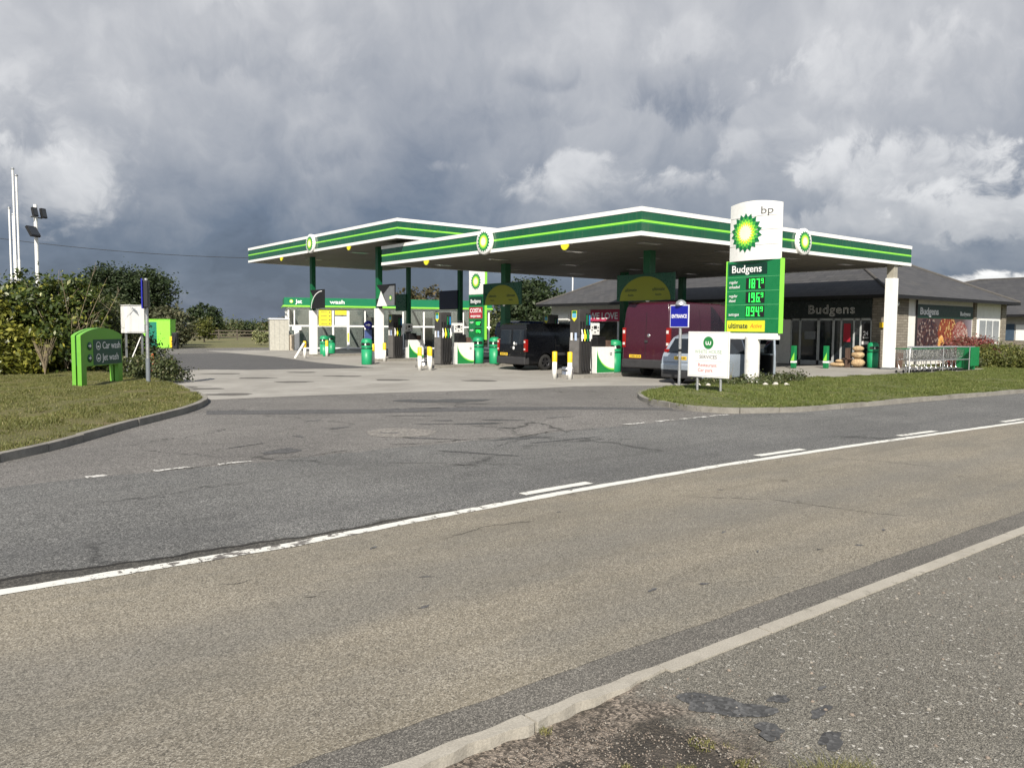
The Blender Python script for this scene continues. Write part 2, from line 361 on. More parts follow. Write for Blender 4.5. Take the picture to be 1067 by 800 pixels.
# ------------------------------------------------------------------ mesh builder
class MB:
    def __init__(s): s.v = []; s.f = []; s.mi = []; s.sm = []
    def add(s, vs, fs, mi=0, smooth=False, mat=None):
        b = len(s.v)
        for p in vs:
            p = Vector(p)
            if mat is not None: p = mat @ p
            s.v.append(p[:])
        for f in fs: s.f.append([b+i for i in f]); s.mi.append(mi); s.sm.append(smooth)
        return s
    def box(s, x0, x1, y0, y1, z0, z1, mi=0, mat=None):
        vs = [(x, y, z) for x in (x0, x1) for y in (y0, y1) for z in (z0, z1)]
        return s.add(vs, [(0, 1, 3, 2), (4, 6, 7, 5), (0, 4, 5, 1), (2, 3, 7, 6), (0, 2, 6, 4), (1, 5, 7, 3)], mi, False, mat)
    def bc(s, c, d, mi=0, mat=None):
        return s.box(c[0]-d[0]/2, c[0]+d[0]/2, c[1]-d[1]/2, c[1]+d[1]/2, c[2]-d[2]/2, c[2]+d[2]/2, mi, mat)
    def tube(s, pts, r, n=10, mi=0, cap=True, mat=None):
        pts = [Vector(p) for p in pts]; m = len(pts)
        rs = r if isinstance(r, (list, tuple)) else [r]*m
        vs = []; ref = None
        for i, p in enumerate(pts):
            d = (pts[min(i+1, m-1)]-pts[max(i-1, 0)])
            d = d.normalized() if d.length > 1e-9 else Vector((0, 0, 1))
            if ref is None:
                ref = Vector((1, 0, 0)) if abs(d.x) < .9 else Vector((0, 1, 0))
            a = ref-d*ref.dot(d)
            if a.length < 1e-5: a = d.orthogonal()
            a.normalize(); b = d.cross(a); ref = a
            for k in range(n):
                an = 2*PI*k/n; vs.append(p+(a*math.cos(an)+b*math.sin(an))*rs[i])
        fs = [(i*n+k, i*n+(k+1) % n, (i+1)*n+(k+1) % n, (i+1)*n+k) for i in range(m-1) for k in range(n)]
        s.add(vs, fs, mi, True, mat)
        if cap: s.add(vs[:n], [list(range(n))[::-1]], mi, False, mat); s.add(vs[-n:], [list(range(n))], mi, False, mat)
        return s
    def lathe(s, prof, c=(0, 0, 0), n=24, mi=0, mat=None, smooth=True):
        vs = [(c[0]+r*math.cos(2*PI*k/n), c[1]+r*math.sin(2*PI*k/n), c[2]+z) for r, z in prof for k in range(n)]
        fs = [(i*n+k, i*n+(k+1) % n, (i+1)*n+(k+1) % n, (i+1)*n+k) for i in range(len(prof)-1) for k in range(n)]
        return s.add(vs, fs, mi, smooth, mat)
    def prism(s, poly, z0, z1, mi=0, mat=None, top_mi=None):
        n = len(poly); a = sum(poly[i][0]*poly[(i+1) % n][1]-poly[(i+1) % n][0]*poly[i][1] for i in range(n))
        if a < 0: poly = poly[::-1]
        vs = [(x, y, z0) for x, y in poly]+[(x, y, z1) for x, y in poly]
        fs = [(i, (i+1) % n, n+(i+1) % n, n+i) for i in range(n)]
        s.add(vs, fs, mi, False, mat)
        s.add(vs, [list(range(n, 2*n))], mi if top_mi is None else top_mi, False, mat); s.add(vs, [list(range(n))[::-1]], mi, False, mat)
        return s
    def build(s, name, mats, parent=None, bevel=0, seg=2, loc=None, rotz=0, wn=False):
        me = bpy.data.meshes.new(name)
        me.from_pydata(s.v, [], s.f)
        mats = mats if isinstance(mats, (list, tuple)) else [mats]
        for m in mats: me.materials.append(m)
        me.polygons.foreach_set('material_index', s.mi); me.polygons.foreach_set('use_smooth', s.sm)
        me.update()
        o = bpy.data.objects.new(name, me); C.objects.link(o)
        if parent is not None: o.parent = parent
        if loc is not None: o.location = loc; o.rotation_euler = (0, 0, rotz)
        if bevel:
            b = o.modifiers.new('bevel', 'BEVEL'); b.width = bevel; b.segments = seg; b.limit_method = 'ANGLE'; b.angle_limit = R(35)
        return o
def tag(o, label=None, cat=None, group=None, kind=None):
    if label: o['label'] = label
    if cat: o['category'] = cat
    if group: o['group'] = group
    if kind: o['kind'] = kind
    return o
def thing(name, label, cat, loc=(0, 0, 0), rotz=0, group=None):
    o = bpy.data.objects.new(name, None); C.objects.link(o); o.empty_display_size = .2
    o.location = loc; o.rotation_euler = (0, 0, rotz)
    return tag(o, label, cat, group)
def copy_tree(o, parent=None):
    c = o.copy(); C.objects.link(c)
    if parent is not None: c.parent = parent
    for ch in list(o.children): copy_tree(ch, c)
    return c
def dup(o, label, loc, rotz=None, group=None):
    c = copy_tree(o); c['label'] = label; c.location = loc
    if rotz is not None: c.rotation_euler = (0, 0, rotz)
    if group: c['group'] = group
    return c
def axes(origin, right, up):
    r = Vector(right).normalized(); u = Vector(up).normalized(); n = r.cross(u)
    m = Matrix((r, u, n)).transposed().to_4x4(); m.translation = Vector(origin); return m
FACE_S = lambda s, t, z: axes((s, t, z), (0, -1, 0), (0, 0, 1))     # plane that faces -s, reads towards -t
FACE_T = lambda s, t, z: axes((s, t, z), (1, 0, 0), (0, 0, 1))      # plane that faces -t, reads towards +s
def text(name, body, size, mat, parent, mx, width=None, align='LEFT', ext=.004, off=0.0, shear=0.0, spacing=1.0):
    cu = bpy.data.curves.new('txt', 'FONT'); cu.body = body; cu.size = size; cu.extrude = ext; cu.offset = off
    cu.align_x = align; cu.shear = shear; cu.resolution_u = 3; cu.space_character = spacing
    ob = bpy.data.objects.new('txt', cu); C.objects.link(ob)
    dg = bpy.context.evaluated_depsgraph_get(); me = bpy.data.meshes.new_from_object(ob.evaluated_get(dg))
    bpy.data.objects.remove(ob); bpy.data.curves.remove(cu)
    if width and len(me.vertices):
        xs = [v.co.x for v in me.vertices]; k = width/(max(xs)-min(xs))
        for v in me.vertices: v.co.x *= k
    me.transform(mx); me.materials.clear(); me.materials.append(mat)
    o = bpy.data.objects.new(name, me); C.objects.link(o)
    if parent is not None: o.parent = parent
    return o
def emblem(parent, mx, d, name='emblem'):
    """round sunflower-like emblem of interlocking petals, radius d/2, in plane mx (front +z)"""
    b = MB(); n = 18; r = d/2
    rings = ((1.0, .80, 0, 0), (.84, .66, .5, 1), (.70, .54, 0, 2), (.58, .43, .5, 3), (.46, .32, 0, 4))
    for j, (ro, ri, ph, mi) in enumerate(rings):
        vs = []; z = .004*(j+1)
        for k in range(n):
            a = 2*PI*(k+ph)/n; vs.append((ro*r*math.sin(a), ro*r*math.cos(a), z))
            a2 = 2*PI*(k+.5+ph)/n; vs.append((ri*r*math.sin(a2), ri*r*math.cos(a2), z))
        vs.append((0, 0, z)); fs = [((i+1) % (2*n), i, 2*n) for i in range(2*n)]
        b.add(vs, fs, mi, False, mx)
    return b.build(name, [m_eg, m_eg2, m_lime, m_sun1, m_sun0], parent)
m_eg = M('emblem_green', (.005, .14, .05), .4, var=.02); m_eg2 = M('emblem_mid_green', (.05, .36, .06), .4, var=.02)

# ------------------------------------------------------------------ ground
def sheet(name, poly, z, mat, cuts=None):
    bm = bmesh.new(); f = bm.faces.new([bm.verts.new((x, y, z)) for x, y in poly]); f.normal_update()
    if f.normal.z < 0: f.normal_flip()
    bmesh.ops.triangulate(bm, faces=bm.faces[:])
    me = bpy.data.meshes.new(name); bm.to_mesh(me); bm.free(); me.materials.append(mat)
    o = bpy.data.objects.new(name, me); C.objects.link(o)
    return tag(o, kind='structure')
sheet('ground', [(-900, -900), (1200, -900), (1200, 1200), (-900, 1200)], -.12, m_field)
sheet('tarmac', [(-90, -9), (110, -9), (110, 2), (40, 2), (40, 47.5), (-16, 47.5), (-30, 20), (-90, 4)], 0, m_tarmac)

# near lane: the surfacing joint wobbles a little
def wob_poly(s0, s1, f0, f1, step=.25, z=0):
    n = int((s1-s0)/step); a = [(s0+(s1-s0)*i/n, f0(s0+(s1-s0)*i/n)) for i in range(n+1)]
    b = [(s0+(s1-s0)*i/n, f1(s0+(s1-s0)*i/n)) for i in range(n+1)]
    return a, b
def ribbon(name, s0, s1, f0, f1, z, mat, step=.25, kind='structure', parent=None):
    a, b = wob_poly(s0, s1, f0, f1, step)
    m = MB(); n = len(a)
    m.add([(x, y, z) for x, y in a]+[(x, y, z) for x, y in b], [(i, i+1, n+i+1, n+i) for i in range(n-1)])
    o = m.build(name, mat, parent)
    if kind: tag(o, kind=kind)
    return o
def lt(s):   # centre of the solid line measured on the photograph
    pts = [(-60, -11.9), (-19, -11.88), (-17, -11.92), (-15.5, -11.79), (-13.6, -11.68), (-11, -11.61), (-7.6, -11.7), (-2, -11.97), (20, -12.4), (160, -13)]
    for (a, b), (c, d) in zip(pts, pts[1:]):
        if a <= s <= c: return b+(d-b)*(s-a)/(c-a)
    return -11.9
m_joint = asphalt('worn_joint_tarmac', (.062, .058, .050), (.17, .16, .14), (.015, .015, .014), 90, patch=(.7, 1.2))
m_crackd = M('open_joint_dark', (.014, .013, .012), .95)
w = lambda s, k, f: k*(math.sin(s*f)+.6*math.sin(s*f*2.7+1)+.4*math.sin(s*f*6.1+2))
ribbon('near_lane', -60, 160, lambda s: -15.0+w(s, .006, 4.1), lambda s: lt(s)-.02, .008, m_tan, .1)
ribbon('edge_channel', -60, 160, lambda s: -15.235, lambda s: -14.98, .0062, m_strip, 1)
ribbon('white_line', -60, 100, lambda s: lt(s)-.065+w(s, .004, 9), lambda s: lt(s)+.065+w(s+3, .006, 7.3), .0125, m_line, .06)
# deep worn joint beside the line, at the near end of the far lane
ribbon('worn_joint', -22, -14.6, lambda s: lt(s)+.072+w(s, .006, 6), lambda s: lt(s)+.11+max(0, (-14.9-s))*.055+w(s+3, .03, 4.3), .0085, m_joint, .05)
ribbon('open_joint', -22, -15.6, lambda s: lt(s)+.085+max(0, (-15.2-s))*.05+w(s+3, .02, 4.3), lambda s: lt(s)+.10+max(0, (-15.2-s))*.058+w(s+3, .02, 4.3)+w(s, .006, 23), .0105, m_crackd, .03)
def crack(pts, w_, seed):
    g = random.Random(seed); P_ = [Vector(p_) for p_ in pts]; L = []
    for a_, b_ in zip(P_, P_[1:]):
        n_ = max(2, int((b_-a_).length/.06))
        for i_ in range(n_): L.append(a_.lerp(b_, i_/n_)+Vector((g.uniform(-.02, .02), g.uniform(-.02, .02))))
    A_ = []; B_ = []
    for i_, p_ in enumerate(L):
        d_ = (L[min(i_+1, len(L)-1)]-L[max(i_-1, 0)]).normalized(); n_ = Vector((-d_.y, d_.x))*w_*g.uniform(.2, 1)*(1 if 0 < i_ < len(L)-1 else 0)
        A_.append((p_+n_)[:]); B_.append((p_-n_)[:])
    m_ = MB(); n_ = len(L); m_.add([(x_, y_, .0105) for x_, y_ in B_]+[(x_, y_, .0105) for x_, y_ in A_], [(i_, i_+1, n_+i_+1, n_+i_) for i_ in range(n_-1)])
    tag(m_.build('road_crack', m_crack), kind='structure')
crack([(-12.3, -13.2), (-12.1, -13.9), (-11.9, -14.5)], .007, 1)
crack([(-12.9, -12.6), (-12.6, -12.9), (-12.3, -13.2)], .005, 2)
crack([(-15.9, -12.5), (-15.3, -12.35), (-14.8, -12.5)], .006, 3)
crack([(-17.75, -12.55), (-17.6, -12.62), (-17.45, -12.58)], .008, 4)
crack([(-9.3, -12.1), (-9.0, -12.6), (-8.8, -13.4)], .008, 5)
crack([(-17.4, -13.15), (-17.2, -13.2)], .012, 6)
k0 = 0
for s0, s1 in ((-14.22, -13.2), (-9.95, -8.85), (-6.15, -4.95), (-2.35, -1.2), (2.0, 3.1), (6, 7.1), (10, 11.1), (14, 15.1), (18, 19.1), (22, 23.1)):
    ribbon('road_dash', s0, s1, lambda s: lt(s)+.16+w(s, .003, 11), lambda s: lt(s)+.29+w(s+2, .003, 11), .0125, m_line, .06)
for s0, s1 in ((-17.68, -17.46), (-16.95, -16.5), (-16.18, -15.75), (-8.85, -8.2), (-7.96, -7.4), (-7.2, -6.4), (-6.3, -5.7)):
    ribbon('worn_give_way_dash', s0, s1, lambda s: -7.83+w(s, .02, 9), lambda s: -7.73+w(s+2, .02, 12), .0085, m_worn, .04)
# dark trench reinstatement across the entrance, patches, stains
def blobby(cx, cy, rx, ry, rot=0, n=26, amp=.12, seed=0):
    q = random.Random(seed); ph = [q.uniform(0, 6) for _ in range(4)]
    out = []
    for i in range(n):
        a = 2*PI*i/n; k = 1+amp*(math.sin(2*a+ph[0])+.7*math.sin(3*a+ph[1])+.5*math.sin(5*a+ph[2])+.4*math.sin(7*a+ph[3]))
        x, y = rx*k*math.cos(a), ry*k*math.sin(a)
        out.append((cx+x*math.cos(rot)-y*math.sin(rot), cy+x*math.sin(rot)+y*math.cos(rot)))
    return out
_q = random.Random(91)
for i_ in range(16):
    sheet('tar_patch', blobby(_q.uniform(-16, -8), _q.uniform(-7.3, -2), _q.uniform(.08, .4), _q.uniform(.02, .07), _q.uniform(-1, .4), amp=.28, seed=200+i_), .0048, m_dark)
for i_ in range(12):
    sheet('tar_patch', blobby(_q.uniform(-17.5, -11), _q.uniform(-14.8, -12.3), _q.uniform(.02, .05), _q.uniform(.008, .02), _q.uniform(-1, 1), amp=.28, seed=240+i_), .0104, m_dark)
crack([(-13.6, -7.5), (-13.0, -7.75), (-12.3, -7.7), (-11.4, -8.0), (-10.6, -7.75), (-9.6, -7.95)], .02, 11)
crack([(-16.6, -7.9), (-15.8, -7.6), (-15.0, -7.85), (-14.2, -7.6)], .012, 12)
crack([(-14.4, -8.9), (-13.9, -9.3), (-13.5, -9.9)], .014, 13)
sheet('trench_patch', [(-14.24, -1.11), (-12.78, -1.85), (-11.06, -2.88), (-9.04, -3.65), (-7.24, -4.79), (-5.58, -6.16), (-5.91, -6.5), (-7.61, -5.22), (-9.53, -4.3), (-11.4, -3.5), (-13.12, -2.65), (-14.47, -1.84)], .004, m_dark)
sheet('pale_round_patch', blobby(-12.7, -6.38, .55, .62, 0, amp=.05, seed=3), .0045, m_lpatch)
sheet('tar_patch', blobby(-11.1, -8.66, .62, .055, -.05, seed=4), .0085, m_patch)
sheet('tar_patch', blobby(-11.5, -8.12, .5, .09, -.1, amp=.25, seed=5), .0085, m_patch)
sheet('tar_patch', blobby(-15.1, -7.2, .35, .16, .3, amp=.2, seed=6), .0045, m_dark)
sheet('tar_patch', blobby(-8.9, -1.9, .9, .55, -.5, amp=.25, seed=8), .0045, m_patch)
sheet('tar_patch', blobby(-13.0, -8.9, .55, .05, -1.0, amp=.25, seed=9), .0085, m_patch)
sheet('tar_patch', blobby(-10.9, -6.1, .5, .09, -.35, amp=.25, seed=19), .0045, m_patch)
sheet('tar_patch', blobby(-10.2, -5.9, .4, .08, -.6, amp=.25, seed=29), .0045, m_patch)
sheet('concrete_apron', [(-13.55, 1.33), (-11.5, 1.28), (-8.96, .9), (-7.07, .48), (-4.45, -.1), (-2.81, -.05), (-1.38, -.66), (-.34, -1.31), (2, -1.6), (5, -1.9), (13, -2.8), (19.4, -2.9), (19.4, .9), (17.3, 1), (17.3, 24.5), (8, 24.5), (8, 40), (-1.5, 40), (-1.5, 27), (-2.7, 18.7), (-2.7, 13), (-7.9, 13.9), (-9.2, 15.0), (-16, 15.3), (-16, 1.4)], .004, m_conc)
sheet('dark_tarmac', [(-17, 15.1), (-9.21, 15.02), (-7.87, 13.84), (-2.66, 13.1), (-2.72, 18.7), (-1.5, 27), (-1.5, 34.3), (-5.3, 34), (-30, 34)], .008, m_dark)
for i, (a, b) in enumerate(((-12.5, 2.64), (-9.65, 11.73), (-9.52, 8.69), (-9.23, 6.23), (-6.78, 11.19), (-6.53, 8.17), (-6.13, 5.45), (-3.83, 3.59), (-12.6, 4.9), (-12.9, 6.0))):
    sheet('concrete_stain', blobby(a, b, .62, .34, -.6, amp=.13, seed=20+i), .0085, m_stain)
# near verge
def verge_mesh():
    b = MB(); xs = [-60]+[-19.5+.05*i for i in range(91)]+[160]; ys = [-15.3-.05*i for i in range(45)]+[-40]
    def z(x, y):
        f = min(1, max(0, (-16.55-x+.12*math.sin(y*7))/.35)); f = f*f*(3-2*f)
        n = .5*math.sin(x*23+y*9)+.5*math.sin(x*11-y*31)+.4*math.sin(x*41+y*37)
        return .002-f*(.035-.006*n) if x > -59 and y > -39 else .002
    b.add([(x, y, z(x, y)) for x in xs for y in ys], [(i*len(ys)+j, i*len(ys)+j+1, (i+1)*len(ys)+j+1, (i+1)*len(ys)+j) for i in range(len(xs)-1) for j in range(len(ys)-1)], 0, True)
    tag(b.build('verge', m_verge), kind='structure')
verge_mesh()
for a, b, rx, ry, ro, sd in ((-16.44, -15.72, .19, .11, -.9, 41), (-16.17, -15.84, .06, .035, 0, 42), (-16.47, -15.99, .075, .06, .3, 43), (-16.13, -16.03, .08, .03, .2, 44), (-15.9, -15.9, .03, .015, 0, 45), (-16.33, -16.2, .1, .04, .3, 46)):
    sheet('worn_pothole', blobby(a, b, rx, ry, ro, amp=.2, seed=sd), .0055, m_patch)
# near kerb stones: one run of stones, slightly worn
ribbon('road', -90, 160, lambda s: -15.24, lambda s: -7.87+w(s, .035, 1.7)+w(s, .012, 9), .004, m_far, .12)
kb = MB(); q = random.Random(5); s = -30.0; 
while s < 120:
    L = .915
    if s < -15: L = .905+q.uniform(-.03, .03)
    z1 = .011+q.uniform(-.001, .002); d = q.uniform(-.004, .004)
    n = 24 if s < -10 else 1
    rag = .012 if s < -16.6 else .0015
    pa = [(s+.007+(L-.014)*i/n, -15.24+d+rag*.5*math.sin(17*(s+L*i/n))) for i in range(n+1)]
    pb = [(s+.007+(L-.014)*i/n, -15.33+d+rag*(math.sin(11*(s+L*i/n))+.5*math.sin(31*(s+L*i/n)))-(.006 if s > -16.6 else -.016)) for i in range(n+1)]
    kb.prism(pa+pb[::-1], -.06, z1+(.006 if s < -16.6 else 0)); s += L
tag(kb.build('kerb', m_kerbl, bevel=.006), kind='structure')

def kerb_line(name, pts, w=.125, h=.12, mat=m_kerb, closed=False, side=1, step=.9):
    """raised kerb along a polyline; the kerb lies to the given side of the line (front face on the line)"""
    P = [Vector(p) for p in pts]
    # smooth with Catmull-Rom
    out = []
    for i in range(len(P)-1):
        p0 = P[max(i-1, 0)]; p1 = P[i]; p2 = P[i+1]; p3 = P[min(i+2, len(P)-1)]
        k = max(2, int((p2-p1).length/.15))
        for j in range(k):
            t = j/k; out.append(.5*((2*p1)+(p2-p0)*t+(2*p0-5*p1+4*p2-p3)*t*t+(-p0+3*p1-3*p2+p3)*t**3))
    out.append(P[-1])
    # cut into stones
    b = MB(); q = random.Random(len(pts)); i = 0; inner = []
    nrm = []
    for i in range(len(out)):
        d = (out[min(i+1, len(out)-1)]-out[max(i-1, 0)]).normalized(); nrm.append(Vector((-d.y, d.x))*side)
    i = 0
    while i < len(out)-1:
        j = i; L = 0
        while j < len(out)-1 and L < step: L += (out[j+1]-out[j]).length; j += 1
        seg = out[i:j+1]; nn = nrm[i:j+1]; hh = h+q.uniform(-.008, .008); dd = q.uniform(-.008, .008)
        e = .006
        A = [p+n*dd for p, n in zip(seg, nn)]; B = [p+n*(w+dd) for p, n in zip(seg, nn)]
        dirn = (A[-1]-A[0]).normalized(); A[0] = A[0]+dirn*e; B[0] = B[0]+dirn*e; A[-1] = A[-1]-dirn*e; B[-1] = B[-1]-dirn*e
        b.prism([p[:] for p in A]+[p[:] for p in B[::-1]], -.02, hh); i = j
    o = b.build(name, mat, bevel=.015); tag(o, kind='structure')
    return [(p+n*w*.9)[:] for p, n in zip(out, nrm)]
lk = [(-60, -8.4), (-30, -8.3), (-22, -8.1), (-19.3, -7.0), (-18.34, -6.04), (-17.57, -5.2), (-16.32, -3.47), (-15.65, -2.6), (-14.85, -1.58), (-14.34, -.8), (-13.87, .14), (-13.5, 1.2), (-13.3, 2.6), (-13.1, 4.0), (-13.0, 6), (-13.0, 9), (-13.4, 14.6)]
inl = kerb_line('left_kerb', lk, side=1)
ik = [(30, -9.9), (16, -9.4), (6.55, -9.03), (1.86, -8.74), (-1.62, -8.54), (-3.76, -8.38), (-4.74, -8.08), (-5.42, -7.7), (-5.72, -7.1), (-5.66, -6.5), (-5.41, -5.74), (-5.1, -4.95), (-4.5, -4.15), (-3.86, -3.56), (-2.84, -2.95), (-1.85, -2.6), (-.95, -2.34), (.5, -2.2), (2.6, -2.1), (4.47, -2.1), (7.87, -2.5), (11.02, -2.7), (13.84, -2.9), (19.2, -3.0), (19.5, -2.6), (19.5, .4)]
ini = kerb_line('island_kerb', ik, side=-1, h=.11)

def terrain(name, poly, z, mat, cell=.5, amp=.03, seed=0, bump=None):
    bm = bmesh.new(); f = bm.faces.new([bm.verts.new((x, y, z)) for x, y in poly]); f.normal_update()
    if f.normal.z < 0: f.normal_flip()
    bd = {v for v in bm.verts}
    xs = [p[0] for p in poly]; ys = [p[1] for p in poly]
    x0 = max(min(xs), -26); x1 = min(max(xs), 30); y0 = min(ys); y1 = min(max(ys), 22)
    x = x0+cell
    while x < x1: bmesh.ops.bisect_plane(bm, geom=bm.faces[:]+bm.edges[:]+bm.verts[:], plane_co=(x, 0, 0), plane_no=(1, 0, 0)); x += cell
    y = y0+cell
    while y < y1: bmesh.ops.bisect_plane(bm, geom=bm.faces[:]+bm.edges[:]+bm.verts[:], plane_co=(0, y, 0), plane_no=(0, 1, 0)); y += cell
    bmesh.ops.triangulate(bm, faces=[f for f in bm.faces if len(f.verts) > 4])
    for v in bm.verts:
        if not v.is_boundary:
            x, y = v.co.x, v.co.y
            v.co.z += amp*(math.sin(x*1.3+seed)*math.sin(y*1.1)+.6*math.sin(x*3.1+y*2.3)+.4*math.sin(x*5.3-y*4.1))
            if bump: v.co.z += bump(x, y)
    for f in bm.faces: f.smooth = True
    me = bpy.data.meshes.new(name); bm.to_mesh(me); bm.free(); me.materials.append(mat)
    o = bpy.data.objects.new(name, me); C.objects.link(o); tag(o, kind='structure')
    return o
def vb(x, y):      # gentle bank with a worn rut
    d = abs((y+2.0)-(x+18)*1.0)
    k = min(1, max(0, (-(x-(-14.0))*.5+(y+1.0)*.35-.3)))*.05
    return k-.13*math.exp(-(d/.3)**2)
vpoly = inl+[(-60, 40)]
verge_o = terrain('grass_verge', vpoly, .105, m_lawn, .45, .025, 1, vb)
island_o = terrain('grass_island', ini+[(19.6, .9), (60, .9), (60, -10.3)], .10, m_island, .6, .02, 2)

# grass blades
def blades(name, polyz, n, h, mat, xlim, ylim, seed, wd=.012, label_kind='stuff', zf=None, hole=None):
    rg = np.random.default_rng(seed); P = np.array(polyz)
    def inside(x, y):
        c = np.zeros(len(x), bool); m = len(P); j = m-1
        for i in range(m):
            xi, yi, xj, yj = *P[i], *P[j]
            cond = ((yi > y) != (yj > y)) & (x < (xj-xi)*(y-yi)/(yj-yi+1e-12)+xi)
            c ^= cond; j = i
        return c
    x = rg.uniform(*xlim, n); y = rg.uniform(*ylim, n); k = inside(x, y); x = x[k]; y = y[k]
    nz = np.sin(x*2.1+1)*np.sin(y*1.7)+np.sin(x*.8-y*1.3)*.8
    k = rg.uniform(-1.9, 1.2, len(x)) < nz+.9; x = x[k]; y = y[k]; nz = nz[k]
    if hole is not None:
        k = rg.uniform(0, 1, len(x)) > hole(x, y); x = x[k]; y = y[k]; nz = nz[k]
    m = len(x); a = rg.uniform(0, 2*PI, m); hh = h*rg.uniform(.45, 1.25, m)*(1+.18*nz); lean = rg.normal(0, .5, (m, 2))*hh[:, None]
    z = zf(x, y)
    V = np.empty((m, 3, 3)); w2 = wd*rg.uniform(.6, 1.3, m)
    V[:, 0, 0] = x-np.cos(a)*w2; V[:, 0, 1] = y-np.sin(a)*w2; V[:, 0, 2] = z
    V[:, 1, 0] = x+np.cos(a)*w2; V[:, 1, 1] = y+np.sin(a)*w2; V[:, 1, 2] = z
    V[:, 2, 0] = x+lean[:, 0]; V[:, 2, 1] = y+lean[:, 1]; V[:, 2, 2] = z+hh
    return raw(name, V.reshape(-1, 3), 3, mat)
def raw(name, V, k, mat, parent=None):
    me = bpy.data.meshes.new(name); n = len(V)
    me.vertices.add(n); me.vertices.foreach_set('co', V.astype(np.float32).ravel())
    me.loops.add(n); me.loops.foreach_set('vertex_index', np.arange(n, dtype=np.int32))
    me.polygons.add(n//k); me.polygons.foreach_set('loop_start', np.arange(0, n, k, dtype=np.int32))
    me.polygons.foreach_set('loop_total', np.full(n//k, k, dtype=np.int32))
    me.update(calc_edges=True); me.materials.append(mat)
    o = bpy.data.objects.new(name, me); C.objects.link(o)
    if parent is not None: o.parent = parent
    return o
def zverge(x, y):
    a = .025*(np.sin(x*1.3+1)*np.sin(y*1.1)+.6*np.sin(x*3.1+y*2.3)+.4*np.sin(x*5.3-y*4.1))
    d = np.abs((y+2.0)-(x+18)*1.0); k = np.clip(-(x+14.0)*.5+(y+1.0)*.35-.3, 0, 1)*.05
    return .10+a+k-.13*np.exp(-(d/.3)**2)-.01
zisl = lambda x, y: .09+.02*(np.sin(x*1.3+2)*np.sin(y*1.1)+.6*np.sin(x*3.1+y*2.3)+.4*np.sin(x*5.3-y*4.1))
tag(blades('verge_grass', vpoly, 420000, .05, m_blade, (-24, -12.8), (-8.2, 13), 1, zf=zverge, wd=.010, hole=lambda x, y: np.clip(.95*np.exp(-(((y+2.0)-(x+18))/.28)**2)*(x < -14.6)*(.75+.5*np.sin(x*5))+.8*(np.sin(x*1.9+2)*np.sin(y*2.3+x) > .72), 0, .97)), kind='stuff')
tag(blades('island_grass', ini+[(19.6, .9), (60, .9), (60, -10.3)], 420000, .05, m_blade2, (-6, 32), (-9.7, .8), 2, zf=zisl, wd=.011), kind='stuff')
# dry tufts, weeds and stones at the near corner
rg = np.random.default_rng(11)
def tuft(cx, cy, r, n, h, mat, seed, wd=.0022, z0=-.028):
    g = np.random.default_rng(seed); a = g.uniform(0, 2*PI, n); rr = r*np.sqrt(g.uniform(0, 1, n)); x = cx+rr*np.cos(a); y = cy+rr*np.sin(a)
    out = []
    az = g.uniform(0, 2*PI, n); H = h*g.uniform(.35, 1.2, n); ln = g.uniform(.2, 1.3, n)*H
    px = np.cos(az+PI/2); py = np.sin(az+PI/2)
    for t0, t1 in ((0, .4), (.4, .75), (.75, 1)):
        def pt(t, sg):
            w_ = wd*(1-t)*sg
            return np.stack([x+np.cos(az)*ln*t*t+px*w_, y+np.sin(az)*ln*t*t+py*w_, z0+H*(t-.35*t*t)], 1)
        out.append(np.stack([pt(t0, -1), pt(t0, 1), pt(t1, 1), pt(t1, -1)], 1).reshape(-1, 3))
    return np.concatenate(out)
T = []
for i, (a, b, r, n, h) in enumerate(((-16.78, -16.33, .11, 420, .10), (-16.62, -16.36, .10, 420, .12), (-16.5, -16.42, .08, 260, .11), (-17.0, -16.2, .07, 120, .06), (-16.98, -15.95, .05, 160, .035), (-16.9, -16.1, .04, 90, .03), (-17.3, -15.9, .05, 110, .035), (-17.22, -15.36, .03, 60, .03), (-16.75, -15.85, .06, 110, .03), (-17.6, -15.75, .05, 80, .04), (-16.7, -16.15, .12, 90, .035))):
    T.append(tuft(a, b, r, n, h, m_dry, 60+i))
for i_ in range(26):
    T.append(tuft(_q.uniform(-17.2, -16.55), _q.uniform(-16.4, -15.75), _q.uniform(.015, .045), 60, _q.uniform(.012, .03), m_dry, 300+i_))
tag(raw('dry_grass', np.concatenate(T), 4, m_dry), kind='stuff')
def weed_tufts(name, pts, mat, z0, sd):
    g = random.Random(sd); A = [tuft(x_, y_, g.uniform(.05, .16), g.randint(40, 110), g.uniform(.07, .16), mat, sd*100+i, wd=.006, z0=z0) for i, (x_, y_) in enumerate(pts)]
    tag(raw(name, np.concatenate(A), 4, mat), kind='stuff')
_g = random.Random(77); _p = []
for i in range(0, len(inl)-1):
    if -19.5 < inl[i][0] and inl[i][1] < 4 and _g.random() < .3: _p.append((inl[i][0]-.22+_g.uniform(-.12, .05), inl[i][1]+_g.uniform(-.1, .1)))
for i in range(70): _p.append((_g.uniform(-22, -14.3), _g.uniform(-4, 8)))
_p = [(x_, y_) for k_, (x_, y_) in enumerate(_p) if k_ < 12 or x_ < -14.1-max(0, (1.5-y_)*.68)]
weed_tufts('verge_weeds', _p, m_blade, .09, 5)
_p = []
for i in range(0, len(ini)-1):
    if ini[i][0] < 16 and _g.random() < .3: _p.append((ini[i][0]+_g.uniform(-.06, .06), ini[i][1]+_g.uniform(.0, .1)*(1 if ini[i][1] < -5 else -1)))
for i in range(90): _p.append((_g.uniform(-3, 22), _g.uniform(-8, -3.6)))
weed_tufts('island_weeds', _p, m_blade2, .08, 6)
st = MB(); q = random.Random(3)
